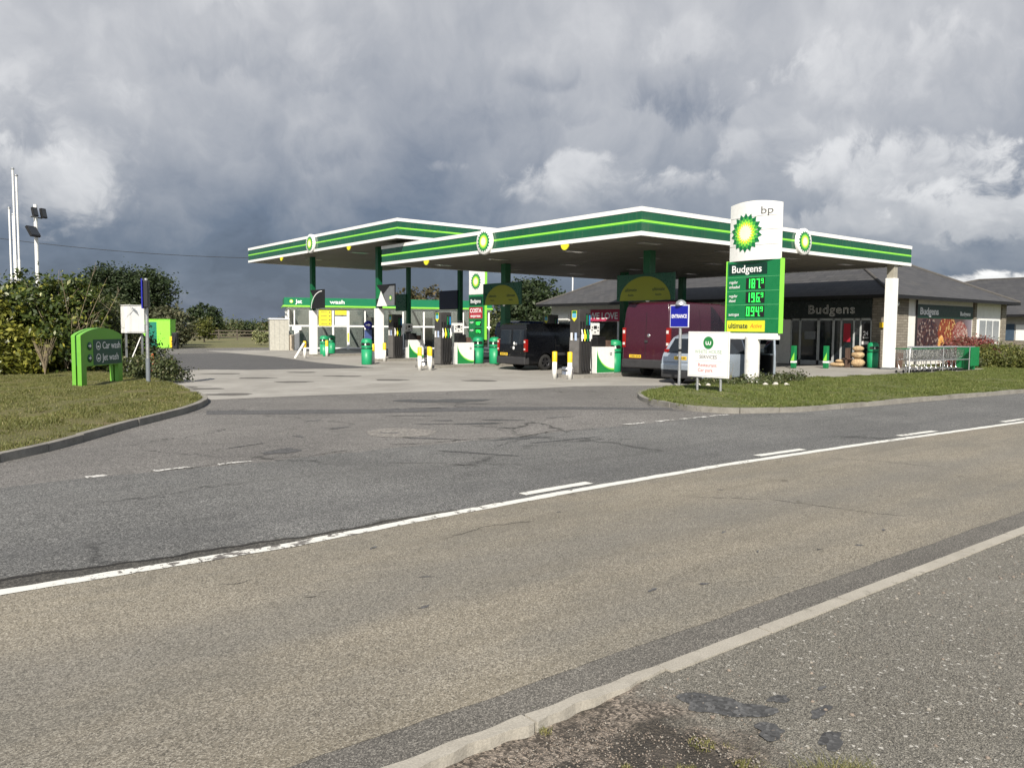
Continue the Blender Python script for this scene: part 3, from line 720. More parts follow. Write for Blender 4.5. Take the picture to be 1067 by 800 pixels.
def rock(b, x, y, z, r, mi=0):
    n = 6; vs = []
    for ring, zz, rr in ((0, -.3, .8), (1, .2, 1.0), (2, .62, .55)):
        for k in range(n):
            a = 2*PI*k/n+ring*.4+q.uniform(-.2, .2); vs.append((x+math.cos(a)*r*rr*q.uniform(.7, 1.2), y+math.sin(a)*r*rr*q.uniform(.7, 1.2), z+zz*r*q.uniform(.7, 1.1)))
    vs.append((x, y, z+.72*r))
    fs = [(i*n+k, i*n+(k+1) % n, (i+1)*n+(k+1) % n, (i+1)*n+k) for i in range(2) for k in range(n)]+[(2*n+k, 2*n+(k+1) % n, 3*n) for k in range(n)]
    b.add(vs, fs, mi, True)
for i in range(5200):
    if i < 4000:
        x = q.uniform(-18.3, -16.45); y = -15.4-abs(q.gauss(0, .45)); r = q.uniform(.002, .0055)
        if x > -16.7 and q.random() < .7: continue
    elif i < 5100: x = q.uniform(-17, -9); y = q.uniform(-18, -15.38); r = q.uniform(.0025, .006)
    else: x = q.uniform(-17, -12); y = q.uniform(-17, -15.4); r = q.uniform(.007, .013)
    rock(st, x, y, -.030 if x < -16.8 else (-.012 if x < -16.6 else .003), r, 0 if q.random() < .7 else 1)
tag(st.build('loose_gravel', [M('gravel_warm', (.20, .165, .135), .85, var=.4, scale=30), M('gravel_pale', (.24, .22, .19), .85, var=.3, scale=30)]), kind='stuff')

# ------------------------------------------------------------------ foliage
def leaves(name, mat, blobs, n, size, seed, parent=None, clump=.22, aspect=1.7, nclump=None, shell=.55):
    """many small leaf faces in clumps inside a union of ellipsoids (cx,cy,cz,rx,ry,rz,weight)"""
    g = np.random.default_rng(seed); B = np.array(blobs, float)
    wt = B[:, 6]/B[:, 6].sum(); nc = nclump or max(20, n//45)
    bi = g.choice(len(B), nc, p=wt); d = g.normal(size=(nc, 3)); d /= np.linalg.norm(d, axis=1)[:, None]
    r = shell+(1-shell)*g.uniform(0, 1, nc)**.6
    r *= 1+.13*g.normal(size=nc)
    cc = B[bi, :3]+d*B[bi, 3:6]*r[:, None]
    keep = cc[:, 2] > .02; cc = cc[keep]; d = d[keep]; bi = bi[keep]; nc = len(cc)
    ci = g.integers(0, nc, n); csz = g.uniform(.5, 1.4, nc)
    off = g.normal(size=(n, 3))*clump*csz[ci][:, None]*np.array([1, 1, .75])
    P = cc[ci]+off; P[:, 2] = np.maximum(P[:, 2], .03)
    nr = d[ci]*.7+g.normal(size=(n, 3))*.75+np.array([0, 0, .45]); nr /= np.linalg.norm(nr, axis=1)[:, None]
    t = np.cross(nr, g.normal(size=(n, 3))); t /= np.linalg.norm(t, axis=1)[:, None]; b = np.cross(nr, t)
    sz = size*g.uniform(.55, 1.3, n)[:, None]
    V = np.stack([P-t*sz*aspect*.5, P-b*sz*.42+nr*sz*.12, P+t*sz*aspect*.5, P+b*sz*.42+nr*sz*.12], 1).reshape(-1, 3)
    return raw(name, V, 4, mat, parent)
def limbs(b, base, top, r0, seed, n=7, spread=1.0, fork=.35):
    g = random.Random(seed); base = Vector(base); top = Vector(top)
    ax = top-base; pts = [base+ax*i/5+Vector((g.uniform(-.03, .03), g.uniform(-.03, .03), 0))*ax.length*(i > 0) for i in range(6)]
    b.tube(pts, [r0*(1.25 if i == 0 else 1-.14*i) for i in range(6)], 9)
    for k in range(n):
        f = fork+(1-fork)*k/n; p = base+ax*f; a = g.uniform(0, 2*PI); L = spread*g.uniform(.5, 1)
        e = p+Vector((math.cos(a)*L, math.sin(a)*L, L*g.uniform(.4, .9)))
        mid = (p+e)/2+Vector((0, 0, -.1*L)); rr = r0*(1-.7*f)*.55
        b.tube([p, mid, e], [rr, rr*.7, rr*.3], 6)
def plant(kind, label, cat, loc, blobs, n, size, mat, seed, trunk=None, group=None, **kw):
    t = thing(kind, label, cat, loc, 0, group)
    b = MB()
    if trunk:
        h, r0, nl, sp = trunk; limbs(b, (0, 0, -.03), (0, 0, h), r0, seed, nl, sp)
        b.build('trunk', m_bark, t)
        leaves('crown', mat, blobs, n, size, seed, t, **kw)
    else:
        g = random.Random(seed)
        for k in range(9):
            a = g.uniform(0, 2*PI); B = g.choice(blobs); L = .75
            b.tube([(B[0]*.5, B[1]*.5, -.02), (B[0]*.8+math.cos(a)*.1, B[1]*.8+math.sin(a)*.1, B[2]*.6), (B[0]+math.cos(a)*B[3]*L, B[1]+math.sin(a)*B[4]*L, B[2]+B[5]*L*g.uniform(.2, .9))], [.03, .02, .008], 5)
        b.build('stems', m_bark, t)
        leaves('foliage', mat, blobs, n, size, seed, t, **kw)
    return t
A0 = R(51.7); CAMX, CAMY = -19.4556, -17.931
def at(u, y):    # metres: a place on the ground seen in direction u (photo column) at distance y along the camera's axis
    x = (u-533.5)/830*y; ca, sa = math.cos(R(38.3)), math.sin(R(38.3))
    return (CAMX+x*ca+y*sa, CAMY-x*sa+y*ca)
# the big shrubs on the left bank
x, y = at(40, 27.5)
plant('laurel_bush', 'tall glossy laurel bush with yellow spots under the flagpoles', 'bush', (x, y, .2),
      [(0, 0, 1.5, 2.0, 1.5, 1.7, 3), (-1.3, .2, .9, 1.4, 1.1, 1.1, 1.4), (1.0, -.3, 2.1, 1.1, 1.0, 1.05, 1.2), (.6, -.9, .8, 1.5, .7, .9, 1.3), (-.9, .5, 2.1, 1.0, 1.0, .9, .8), (-2.8, .6, 1.4, 1.4, 1.2, 1.3, 1)], 36000, .11, m_laurel, 31, clump=.2, nclump=600)
x, y = at(-20, 26)
plant('laurel_bush', 'laurel bush with bright yellow lower leaves at the photo\'s left edge', 'bush', (x, y, .2),
      [(0, 0, 1.3, 1.6, 1.4, 1.4, 2), (.6, -.9, .7, 1.3, .6, .8, 1.4)], 9000, .12, leaf_mat('yellow_laurel_leaf', (.10, .12, .02), (.26, .26, .04), (.5, .46, .08), .4), 35, clump=.2, nclump=240)
x, y = at(109, 29.5)
plant('shrub', 'loose grey green shrub behind the lime car wash sign', 'bush', (x, y, .1),
      [(0, 0, 1.3, 1.5, 1.2, 1.35, 3), (.9, -.6, .6, .9, .8, .7, 1), (-1.0, .3, 1.6, 1.1, 1.0, 1.2, 1.2), (-.3, -1.0, .6, 1.6, .6, .7, 1)], 19000, .075, m_shrub, 32, clump=.2, nclump=460)
x, y = at(163, 24.6)
plant('shrub', 'low spreading shrub round the foot of the blue sign post', 'bush', (x, y, .05),
      [(0, 0, .35, .62, .5, .42, 2), (-.55, .2, .35, .55, .45, .38, 1.2), (.35, -.25, .2, .45, .3, .28, .7)], 5200, .06, m_shrub, 33, clump=.12, nclump=190)
x, y = at(78, 27.0); tw = MB(); q = random.Random(8)
for k in range(26):
    a = q.uniform(0, 2*PI); L = q.uniform(1.4, 3.5); sx_ = q.uniform(-.6, .6)
    p0 = Vector((sx_*.5, q.uniform(-.2, .2), .1)); e = Vector((math.cos(a)*L*.33+sx_, math.sin(a)*L*.25, L))
    tw.tube([p0, (p0+e)/2+Vector((q.uniform(-.15, .15), 0, .1)), e], [.014, .009, .003], 4)
    for j in range(3):
        f = q.uniform(.5, .95); p = p0+(e-p0)*f; tw.tube([p, p+Vector((q.uniform(-.4, .4), q.uniform(-.3, .3), q.uniform(.1, .5)))], [.006, .002], 4)
tag(tw.build('dead_shrub', m_twig, None, loc=(x, y, .2)), 'bare dead shrub of thin straw coloured stems in the laurel', 'bush')
x, y = at(46, 24.2); tw = MB()
for k in range(60):
    a = q.uniform(0, 2*PI); L = q.uniform(.5, 1.15)
    tw.tube([(0, 0, 0), (math.cos(a)*L*.12, math.sin(a)*L*.12, L*.6), (math.cos(a)*L*.3, math.sin(a)*L*.3, L)], [.01, .007, .003], 4)
tag(tw.build('dry_stems', m_twig, None, loc=(x, y, .25)), 'clump of dry straw stems at the foot of the laurel', 'dry plant')

def simple_tree(kind, label, u, dist, w, h, n, size, mat, seed, trunk_h=.45, group=None, base=0.0):
    x, y = at(u, dist); g = random.Random(seed); bl = []
    rx = w/2; z0 = h*base
    for k in range(9):
        a = 2*PI*k/9+g.uniform(-.3, .3); rr = rx*g.uniform(.35, .62); zz = z0+(h-z0)*g.uniform(.35, .72)
        s_ = g.uniform(.34, .5)
        bl.append((math.cos(a)*rr, math.sin(a)*rr, zz, rx*s_, rx*s_, (h-z0)*s_*.62, 1))
    bl.append((0, 0, z0+(h-z0)*.62, rx*.62, rx*.62, (h-z0)*.36, 2)); bl.append((0, 0, z0+(h-z0)*.3, rx*.75, rx*.75, (h-z0)*.28, 1.5))
    return plant(kind, label, 'tree' if 'tree' in kind else 'bush', (x, y, -.03), bl, n, size, mat, seed, (h*trunk_h, max(.04, h*.028), 8, w*.3), group, clump=w*.045, nclump=max(60, n//30), aspect=1.4)
BT = 'trees and bushes beyond the site'
simple_tree('oak_tree', 'broad dark domed tree behind the lime car wash sign', 128, 72, 8.6, 6.9, 46000, .2, m_tree, 51, group=BT, base=.05)
simple_tree('willow_bush', 'pale grey green bushy tree behind the green cleaning unit', 176, 68, 5.0, 3.6, 6000, .2, m_pale, 52, group=BT)
simple_tree('willow_bush', 'pale bushy tree between the laurel and the dark domed tree', 96, 55, 5.0, 4.0, 6000, .18, m_pale, 53, group=BT)
simple_tree('hawthorn_tree', 'dark low tree standing behind the timber fence', 214, 125, 6.6, 5.3, 6000, .34, m_tree, 54, group=BT)
simple_tree('field_bush', 'round green bush growing in front of the timber fence', 213, 92, 2.6, 3.0, 4000, .16, m_conif, 55, group=BT, base=0)
simple_tree('flowering_bush', 'small cream flowering bush beside the beige cabinet', 272, 80, 2.6, 1.5, 1500, .14, m_yellowf, 56, group=BT)
simple_tree('pine_tree', 'dark spreading tree left of the shop roof', 560, 88, 9.0, 7.4, 12000, .3, m_tree, 57, group=BT, base=.0)
simple_tree('hawthorn_tree', 'dark green bushes in a row behind the black van', 600, 80, 8.0, 4.0, 6000, .26, m_tree, 63, group=BT)
simple_tree('hawthorn_tree', 'low dark tree behind the second price sign', 520, 95, 9.0, 4.2, 5000, .3, m_shrub, 64, group=BT)
simple_tree('maple_tree', 'brownish tree seen above the car wash roof', 438, 100, 8.5, 7.3, 6000, .32, m_brown, 58, group=BT)
simple_tree('field_bush', 'brown green bush between the second pump and the second price sign', 482, 84, 5.0, 4.2, 4000, .25, m_brown, 59, group=BT)
for i, (u, d, w_, h_) in enumerate(((235, 150, 12, 3.1), (262, 155, 12, 2.9), (290, 150, 12, 3.0), (320, 150, 12, 2.7), (18, 60, 9, 4.4), (-30, 62, 9, 4.6), (60, 66, 8, 4.2), (360, 150, 14, 2.7), (400, 150, 14, 2.7))):
    simple_tree('hedge', ['far hedge bush next to the dark low tree', 'far hedge bush in the gap left of the beige cabinet', 'far hedge bush behind the beige cabinet', 'far hedge bush behind the car wash corner', 'dark hedge mass behind the flagpoles', 'dark hedge mass beyond the left edge', 'dark hedge mass behind the floodlight pole', 'far hedge bush behind the car wash windows', 'far hedge bush behind the third pump'][i], u, d, w_, h_, 2600, .34 if d > 100 else .22, m_tree if i % 2 else m_shrub, 70+i, group='hedge along the field')
# right-hand shrubs
x, y = 22.3, -2.5
plant('conifer_bush', 'rounded golden green conifer bush on the lawn beside the building', 'bush', (x, y, .05),
      [(.2, 0, .45, 1.35, 1.2, .72, 3), (1.0, -.8, .4, 1.1, 1.0, .65, 1.5), (-.5, .3, .3, .8, .7, .5, 1)], 12000, .06, m_conif, 41, clump=.1, nclump=700)
plant('conifer_bush', 'golden green conifer bush cut by the right edge of the photo', 'bush', (23.7, -4.4, .05),
      [(0, 0, .55, 1.2, 1.1, .75, 3), (1.0, .6, .5, 1.1, 1.0, .65, 1.5)], 8000, .06, m_conif, 42, clump=.1, nclump=460)
plant('red_shrub', 'red leaved shrub in front of the food poster', 'bush', (22.4, -.9, .05),
      [(0, 0, .7, 1.5, .55, .72, 2), (1.9, 0, .7, 1.5, .6, .72, 2), (-1.4, -.1, .7, .9, .5, .7, 1)], 12000, .07, m_redl, 43, clump=.12, nclump=330)
plant('small_bush', 'small pale green bush between the red shrub and the conifer', 'bush', (20.6, -2.0, .05),
      [(0, 0, .28, .45, .45, .32, 1)], 1500, .05, m_shrub, 44, clump=.08, nclump=90)
plant('flower_bed', 'low planting with straggly stems at the foot of the price sign', 'planting', (2.6, -3.1, .08),
      [(0, 0, .05, 1.7, .55, .14, 2), (1.5, .3, .08, 1.1, .5, .2, 1.4), (-1.6, .5, .05, .9, .4, .10, 1)], 4500, .05, m_shrub, 45, clump=.1, nclump=300)
tw = MB()
for k in range(16):
    a = q.uniform(0, 2*PI); L = q.uniform(.35, .8); tw.tube([(q.uniform(-.15, .15), 0, 0), (math.cos(a)*L*.25, math.sin(a)*L*.25, L)], [.008, .003], 4)
tag(tw.build('dry_stems', m_twig, None, loc=(2.2, -1.95, .1)), 'thin tall weeds standing left of the price sign pole', 'dry plant')
for i, (a, b) in enumerate(((1.7, -3.65), (1.95, -3.85), (2.2, -4.05), (-.4, -2.75), (-.1, -2.9))):
    r_ = MB(); rock(r_, 0, 0, .0, .1+.02*(i % 2))
    tag(r_.build('edging_stone', M('pale_stone%d' % i, (.5, .47, .42), .9, var=.2), None, loc=(a, b, .1)), 'pale edging stone in the planting below the price sign, number %s along the row' % ['one', 'two', 'three', 'four', 'five'][i] if 0 else ['pale edging stone nearest the two-post sign end of the row of three', 'middle stone of the row of three pale edging stones', 'pale edging stone farthest right in the row of three', 'pale stone lying behind the white two-post sign', 'pale stone lying between the white two-post sign and the price sign pole'][i], 'stone', 'edging stones round the planting')
# ------------------------------------------------------------------ far sky objects: fence, poles, cable
f0 = at(150, 104); f1 = at(285, 107)
fn = thing('timber_fence', 'dark post and rail timber fence across the field edge', 'fence', (f0[0], f0[1], 0), math.atan2(f1[1]-f0[1], f1[0]-f0[0]))
FL = math.dist(f0, f1)
for k in range(8):
    MB().box(-.08, .08, -.07, .07, -.05, 1.35).build('post', m_wood, fn, loc=(FL*k/7, 0, 0))
for z in (.35, .75, 1.15): MB().box(-.2, FL+.2, -.1, -.072, z-.07, z+.07).build('rail', m_wood, fn)
def pole(kind, label, u, d, h, r, cat, group=None):
    x, y = at(u, d); t = thing(kind, label, cat, (x, y, 0), 0, group)
    MB().tube([(0, 0, -.05), (0, 0, h*.55)], r, 12).build('lower_tube', m_white, t)
    MB().tube([(0, 0, h*.55), (0, 0, h)], r*.78, 12).build('upper_tube', m_white, t)
    MB().tube([(0, 0, h), (0, 0, h+.06)], [r*1.5, r*1.1], 12).build('cap', m_grey, t)
    MB().bc((r*1.2, 0, 2.6), (.06, .05, .22)).build('cleat', m_grey, t)
    return t
pole('flagpole', 'short white flagpole, leftmost of the four', 14.5, 40, 7.5, .055, 'flagpole', 'white flagpoles behind the laurel')
pole('flagpole', 'tallest white flagpole of the four', 19.5, 41, 9.6, .06, 'flagpole', 'white flagpoles behind the laurel')
pole('flagpole', 'second tallest white flagpole, rightmost of the four', 23.0, 39, 8.9, .06, 'flagpole', 'white flagpoles behind the laurel')
pole('flagpole', 'short white flagpole half hidden between the two tall ones', 18, 43, 7.6, .05, 'flagpole', 'white flagpoles behind the laurel')
pole('flagpole', 'slim white pole rising behind the shop roof', 595.5, 62, 6.2, .07, 'flagpole')
x, y = at(41.5, 35); fl = thing('floodlight_pole', 'white floodlight pole with three black lamps above the laurel', 'light pole', (x, y, 0), R(-51.7+90))
MB().tube([(0, 0, -.05), (0, 0, 6.95)], [.085, .075], 14).build('pole', m_white, fl)
def flood(x, z, tilt, w_, h_):
    m = Matrix.Translation((x, -.16, z)) @ Matrix.Rotation(tilt, 4, 'X')
    b = MB().bc((0, 0, 0), (w_, .1, h_), 0, m); b.bc((0, -.055, 0), (w_*.86, .012, h_*.8), 1, m)
    for k in range(4): b.bc((-w_*.35+k*w_*.23, .065, 0), (.02, .04, h_*.8), 0, m)
    o = b.build('floodlight', [m_black, m_glass], fl); return o
flood(-.2, 6.6, R(-12), .24, .38); flood(.26, 6.6, R(-12), .26, .42); flood(-.33, 5.75, R(-32), .5, .5)
MB().tube([(-.3, -.02, 6.4), (.32, -.02, 6.4)], .03, 8).build('bracket', m_grey, fl); MB().tube([(-.35, -.02, 5.7), (.18, -.02, 5.7)], .03, 8).build('bracket', m_grey, fl)
c0 = at(-60, 62); c1 = at(300, 70); cb = MB(); P = []
for i in range(25):
    f = i/24; P.append((c0[0]+(c1[0]-c0[0])*f, c0[1]+(c1[1]-c0[1])*f, 9.0-1.3*f-1.2*4*f*(1-f)*.45))
cb.tube(P, .022, 5)
tag(cb.build('overhead_cable', m_black), 'thin dark overhead cable crossing the cloudy sky on the left', 'cable')

# ------------------------------------------------------------------ canopies
def fascia_panel(mx_list, H, parent, name='fascia'):
    pass
def canopy(kind, label, s0, s1, t0, t1, z, fh, faces, discs, marks, cols, soff_lights):
    t = thing(kind, label, 'canopy', (s0, t0, 0))
    W, D = s1-s0, t1-t0
    b = MB(); b.box(.03, W-.03, .03, D-.03, z+.03, z+fh-.05)
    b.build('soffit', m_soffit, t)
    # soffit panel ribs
    rb = MB(); k = .6
    while k < D-.1: rb.box(.05, W-.05, k-.012, k+.012, z+.022, z+.0295); k += .6
    rb.build('soffit_seams', M('seam_shadow_gap', (.15, .14, .12), .7), t)
    bands = ((0, .15, 0), (.15, .44, 1), (.44, .475, 3), (.475, .55, 2), (.55, .84, 1), (.84, 1.0, 0))
    for nm, mx, L, ex in (('fascia', FACE_T(0, 0, z), W, 1), ('fascia', FACE_S(0, D, z), D, 0), ('fascia', axes((W, D, z), (-1, 0, 0), (0, 0, 1)), W, 1), ('fascia', axes((W, 0, z), (0, 1, 0), (0, 0, 1)), D, 0)):
        fb = MB()
        for a, c, mi in bands:
            p = .03 if mi == 0 else (.012 if mi != 2 else .02)
            fb.box(-p*ex, L+p*ex, a*fh, c*fh, 0 if ex else -.0, p, mi, mx)
        fo = fb.build(nm, [m_clean, m_fgreen, m_lime, m_fgreen2], t)
    tp = MB().box(.04, W-.04, .04, D-.04, z+fh-.05, z+fh-.02).build('deck', m_grey, t)
    for mx in discs:
        d = MB(); n = 40
        d.lathe([(0, .12), (.49, .12), (.52, .10), (.52, 0)], n=n, mat=mx)
        o = d.build('roundel', m_clean, t); emblem(o, mx @ Matrix.Translation((0, 0, .12)), .86)
    for (a, bb) in marks:
        mk = MB(); pl = [(.21*math.cos(-PI*i/16), .21*math.sin(-PI*i/16)) for i in range(17)]
        mk.prism(pl, -.02, .02, 0, FACE_S(a, bb, z)); mk.build('lane_marker', m_yel, t)
    for (a, bb) in soff_lights:
        lb = MB().box(a-.5, a+.5, bb-.22, bb+.22, z+.012, z+.032); lb.box(a-.42, a+.42, bb-.15, bb+.15, z+.004, z+.0118, 1)
        lb.build('downlight', [m_grey, m_lampw], t)
    return t
H1, FH, H2 = 4.80, .93, 5.90
SL = [(a, b) for a in (2.2, 6.6, 11, 15.5) for b in (1.6, 5.6, 10.6, 15)]
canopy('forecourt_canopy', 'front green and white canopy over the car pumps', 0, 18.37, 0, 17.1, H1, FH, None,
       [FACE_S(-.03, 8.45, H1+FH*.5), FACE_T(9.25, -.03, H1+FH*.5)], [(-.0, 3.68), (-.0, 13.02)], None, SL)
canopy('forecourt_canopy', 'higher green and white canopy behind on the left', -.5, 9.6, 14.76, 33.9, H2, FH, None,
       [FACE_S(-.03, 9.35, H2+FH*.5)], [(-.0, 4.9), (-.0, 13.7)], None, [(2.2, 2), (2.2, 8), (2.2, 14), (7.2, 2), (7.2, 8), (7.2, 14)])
def column(label, s, t, h, w_, split, wl, lower, upper=m_colgreen, group='canopy columns'):
    c = thing('canopy_column', label, 'column', (s, t, 0), 0, group)
    MB().box(-w_/2, w_/2, -w_/2, w_/2, split, h).build('upper_shaft', upper, c, bevel=.012)
    MB().box(-wl/2, wl/2, -wl/2, wl/2, 0, split).build('lower_cladding', lower, c, bevel=.02)
    MB().box(-wl/2-.04, wl/2+.04, -wl/2-.04, wl/2+.04, 0, .1).build('base_plate', m_grey, c, bevel=.01)
    return c
colL1 = column('white based green column at the far left end of the rear canopy', 1.0, 27.4, H2+.03, .27, 2.75, .38, m_clean)
colL2 = column('white based green column nearest the third pump', 1.0, 19.25, H2+.03, .27, 2.75, .38, m_clean)
colA = column('green column behind the maroon van', 4.2, 3.41, H1+.03, .34, 2.2, .36, m_colgreen)
colB = column('green column behind the black van', 4.07, 12.4, H1+.03, .34, 2.2, .36, m_colgreen)
colG = column('thin dark column behind the third pump', 7.6, 27.3, H2+.03, .24, 2.2, .26, m_colgreen)
colN = column('thin dark column between the second pump and the rear price sign', 7.0, 20.5, H2+.03, .24, 2.2, .26, m_grey)
column('white clad column at the right hand corner beside the shop', 17.15, .24, H1+.03, .34, 4.2, .42, m_clean, M('column_shaded_white', (.33, .31, .26), .6))  # beige upper shaft: canopy shade on the white column put into its colour
for i, (a, b) in enumerate(((17.72, 13.0), (12.2, 12.4))):
    column(['green column hidden close to the shop wall', 'green column behind the maroon van\'s roof'][i], a, b, H1+.03, .34, 2.2, .36, m_colgreen)
# number flags on columns
def ultimate_panel(par, dx):
    p = bpy.data.objects.new('promotion_panel', None); C.objects.link(p); p.parent = par; p.location = (dx, 0, 0)
    z0, z1, hw = 2.88, 3.92, 1.5
    MB().box(-.03, .03, -hw, hw, z0, z1).build('board', m_dgreen, p, bevel=.01)
    n = 40; mx = FACE_S(-.034, 0, z0+.01)
    arc = MB().prism([(1.32*math.cos(PI*i/n), .93*math.sin(PI*i/n)) for i in range(n+1)], 0, .004, 0, mx); arc.build('yellow_arch', m_arc, p)
    for sx_ in (-.72, .72):
        text('lettering', 'ultimate', .2, m_txtd, p, mx @ Matrix.Translation((sx_, .36, .006)), .62, 'CENTER')
        text('lettering', 'fuels', .12, m_txtd, p, mx @ Matrix.Translation((sx_, .18, .006)), .3, 'CENTER')
    return p
ultimate_panel(colA, -.22)
ultimate_panel(colB, -.22)
for o_, dz in ((colA, 0), (colB, 0)):
    for k in range(2):
        mm = axes((-.19, -.05-.07*k, 3.12-.22*k), (0, -1, 0), (0, 0, 1))
        MB().lathe([(0, .02), (.09, .02), (.1, 0)], n=20, mat=mm).build('number_disc', m_white, o_)
def side_panel(par, dy, tri, sgn=-1, dark=m_black, W=1.9):
    p = bpy.data.objects.new('promotion_panel', None); C.objects.link(p); p.parent = par; p.location = (-.18, dy, 0)
    z0, z1 = 2.85, 3.95
    y0, y1 = (-W, -.0) if sgn < 0 else (0, W)
    MB().box(-.03, .03, y0, y1, z0, z1).build('board', dark, p, bevel=.01)
    mx = FACE_S(-.034, y1, z0)
    if tri == 1:
        MB().prism([(0, 0), (0, 1.05), (.55, .55), (.3, .3), (.12, 0)], 0, .004, 0, mx).build('green_corner', m_fgreen2, p)
        MB().prism([(.1+1.5*(1-math.cos(a)), 1.02*math.sin(a)) for a in [PI/2*i/14 for i in range(15)]]+[(.17+1.5*(1-math.cos(a)), .98*math.sin(a)) for a in [PI/2*(14-i)/14 for i in range(15)]], .004, .008, 0, mx).build('white_curve', m_white, p)
    if tri == 2:
        MB().prism([(0, .35), (0, 1.1), (.75, .55)], 0, .004, 0, mx).build('green_corner', m_green, p)
        MB().prism([(.05, 0), (.5, .78), (1.15, 0)], .0045, .008, 0, mx).build('white_wedge', m_white, p)
        b = MB().prism([(.75, .6), (1.15, 0.01), (1.88, 0.01), (1.88, 1.0), (1.4, 1.0)], 0, .004, 0, mx); b.build('grey_field', m_grey, p)
        emblem(p, mx @ Matrix.Translation((1.5, .4, .006)), .3)
    return p
side_panel(colL1, -.1, 1)
side_panel(colL2, -.1, 2)
side_panel(colN, 1.9, 0, -1, m_navy)
side_panel(colG, 1.3, 0, -1, m_dgreen, 1.3)

# ------------------------------------------------------------------ pump islands and pumps
def island(label, s0, s1, tc, w_=1.35, nose=True):
    o = thing('pump_island', label, 'kerbed island', (s0, tc, 0), 0, 'pump islands'); L = s1-s0; r = w_/2
    arc = [(r-r*math.sin(PI*i/12), -r*math.cos(PI*i/12)) for i in range(13)]
    MB().prism([(L, -r)]+[(x_, y_) for x_, y_ in arc]+[(L, r)], 0, .12).build('kerbed_slab', m_kerb, o, bevel=.015)
    if nose:
        b = MB(); pts = [(.3-.3*math.sin(PI*i/12), -.3*math.cos(PI*i/12)) for i in range(13)]
        b.tube([(x_, y_, .32) for x_, y_ in pts], .03, 8)
        b.lathe([(.0, .3), (.2, .3), (.23, .28), (.23, .05), (.26, .0)], (.32, 0, .1), 20)
        b.build('nose_guard', m_chrome, o)
    return o
island('pump island in front, under the maroon van\'s side', -.35, 11.5, 3.41)
island('pump island beside the black van', -1.1, 11.5, 12.0)
island('pump island under the third pump', .1, 9, 19.3)
island('pump island at the far left column', .2, 9, 27.4, nose=False)
def pump():
    p = thing('fuel_pump', 'x', 'fuel pump', (0, 0, .12), 0, 'dark grey fuel pumps')
    MB().box(-.29, .29, -.27, .27, 0, 1.35).build('cabinet', m_pump, p, bevel=.02)
    MB().box(-.294, -.27, -.25, .25, .05, 1.3).build('brushed_end_panel', m_pumpl, p, bevel=.004)
    MB().box(-.29, .29, -.25, .25, 1.352, 2.33).build('mast', m_pump, p, bevel=.03)
    MB().box(.05, .27, -.262, -.25, 1.62, 1.9).build('display', m_glass, p)
    # shield badge on the end
    mx = FACE_S(-.296, .13, 1.9)
    MB().prism([(0, .12), (0, .4), (.26, .4), (.26, .12), (.13, 0)], 0, .006, 0, mx).build('yellow_shield', m_yel, p)
    MB().prism([(.02, .14), (.02, .3), (.24, .3), (.24, .14)], .006, .009, 0, mx).build('blue_band', M('sky_blue_sticker', (.12, .42, .62), .5), p)
    MB().prism([(.02, .3), (.02, .39), (.24, .39), (.24, .3)], .006, .009, 0, mx).build('green_band', m_green, p)
    cols = [m_white, m_yel, m_green, M('blue_nozzle', (.02, .22, .5), .5)]
    for k in range(4):
        x_ = -.2+k*.135
        MB().box(x_-.035, x_+.035, -.275, -.252, 1.45, 2.2 if k > 1 else 1.9).build('nozzle_holster', m_black, p)
        nz = MB().tube([(x_, -.3, 1.62), (x_, -.35, 1.42), (x_-.01, -.33, 1.2)], [.02, .035, .022], 8)
        nz.bc((x_, -.345, 1.36), (.05, .09, .16), 0); nz.build('nozzle', cols[k] if k in (1, 2) else m_white, p)
        if k > 1: MB().box(x_-.03, x_+.03, -.28, -.276, 1.78, 2.14).build('grade_label', cols[k], p)
        h = []
        for i in range(15):
            f = i/14; h.append((x_+.03*math.sin(f*PI)*(1 if k % 2 else -1), -.31-.03*math.sin(f*PI), 1.2-1.05*math.sin(f*PI*.5) if f < .5 else .458-.32*math.sin((f-.5)*PI*1.0)*0-.0))
        pts = [(x_, -.33, 1.2), (x_-.02, -.34, .7), (x_-.03, -.35, .3), (x_+.02, -.35, .12), (x_+.07, -.34, .3), (x_+.06, -.32, .9), (x_+.05, -.29, 1.5)]
        sp = []
        V_ = [Vector(a) for a in pts]
        for i in range(len(V_)-1):
            for j in range(5):
                t_ = j/5; p0 = V_[max(i-1, 0)]; p1 = V_[i]; p2 = V_[i+1]; p3 = V_[min(i+2, len(V_)-1)]
                sp.append(.5*((2*p1)+(p2-p0)*t_+(2*p0-5*p1+4*p2-p3)*t_*t_+(-p0+3*p1-3*p2+p3)*t_**3))
        MB().tube(sp, .016, 7).build('hose', m_black, p)
    for k in range(2):      # spouts seen on the end face
        MB().box(-.325, -.296, -.14+.22*k, -.06+.22*k, 1.22, 1.5).build('side_nozzle', M('pale_blue_nozzle', (.45, .55, .75), .4) if k == 0 else m_white, p)
    return p
P1 = pump(); P1['label'] = 'fuel pump with black hoses right of the two near bollards'; P1.location = (.55, 3.41, .12)
dup(P1, 'second fuel pump, behind the pair of bollards in the middle', (.22, 12.0, .12))
dup(P1, 'third fuel pump, right of the white based column', (2.0, 19.3, .12))
dup(P1, 'fuel pump hidden behind the black van', (6.6, 12.0, .12))
dup(P1, 'fuel pump hidden behind the maroon van', (6.6, 3.41, .12))
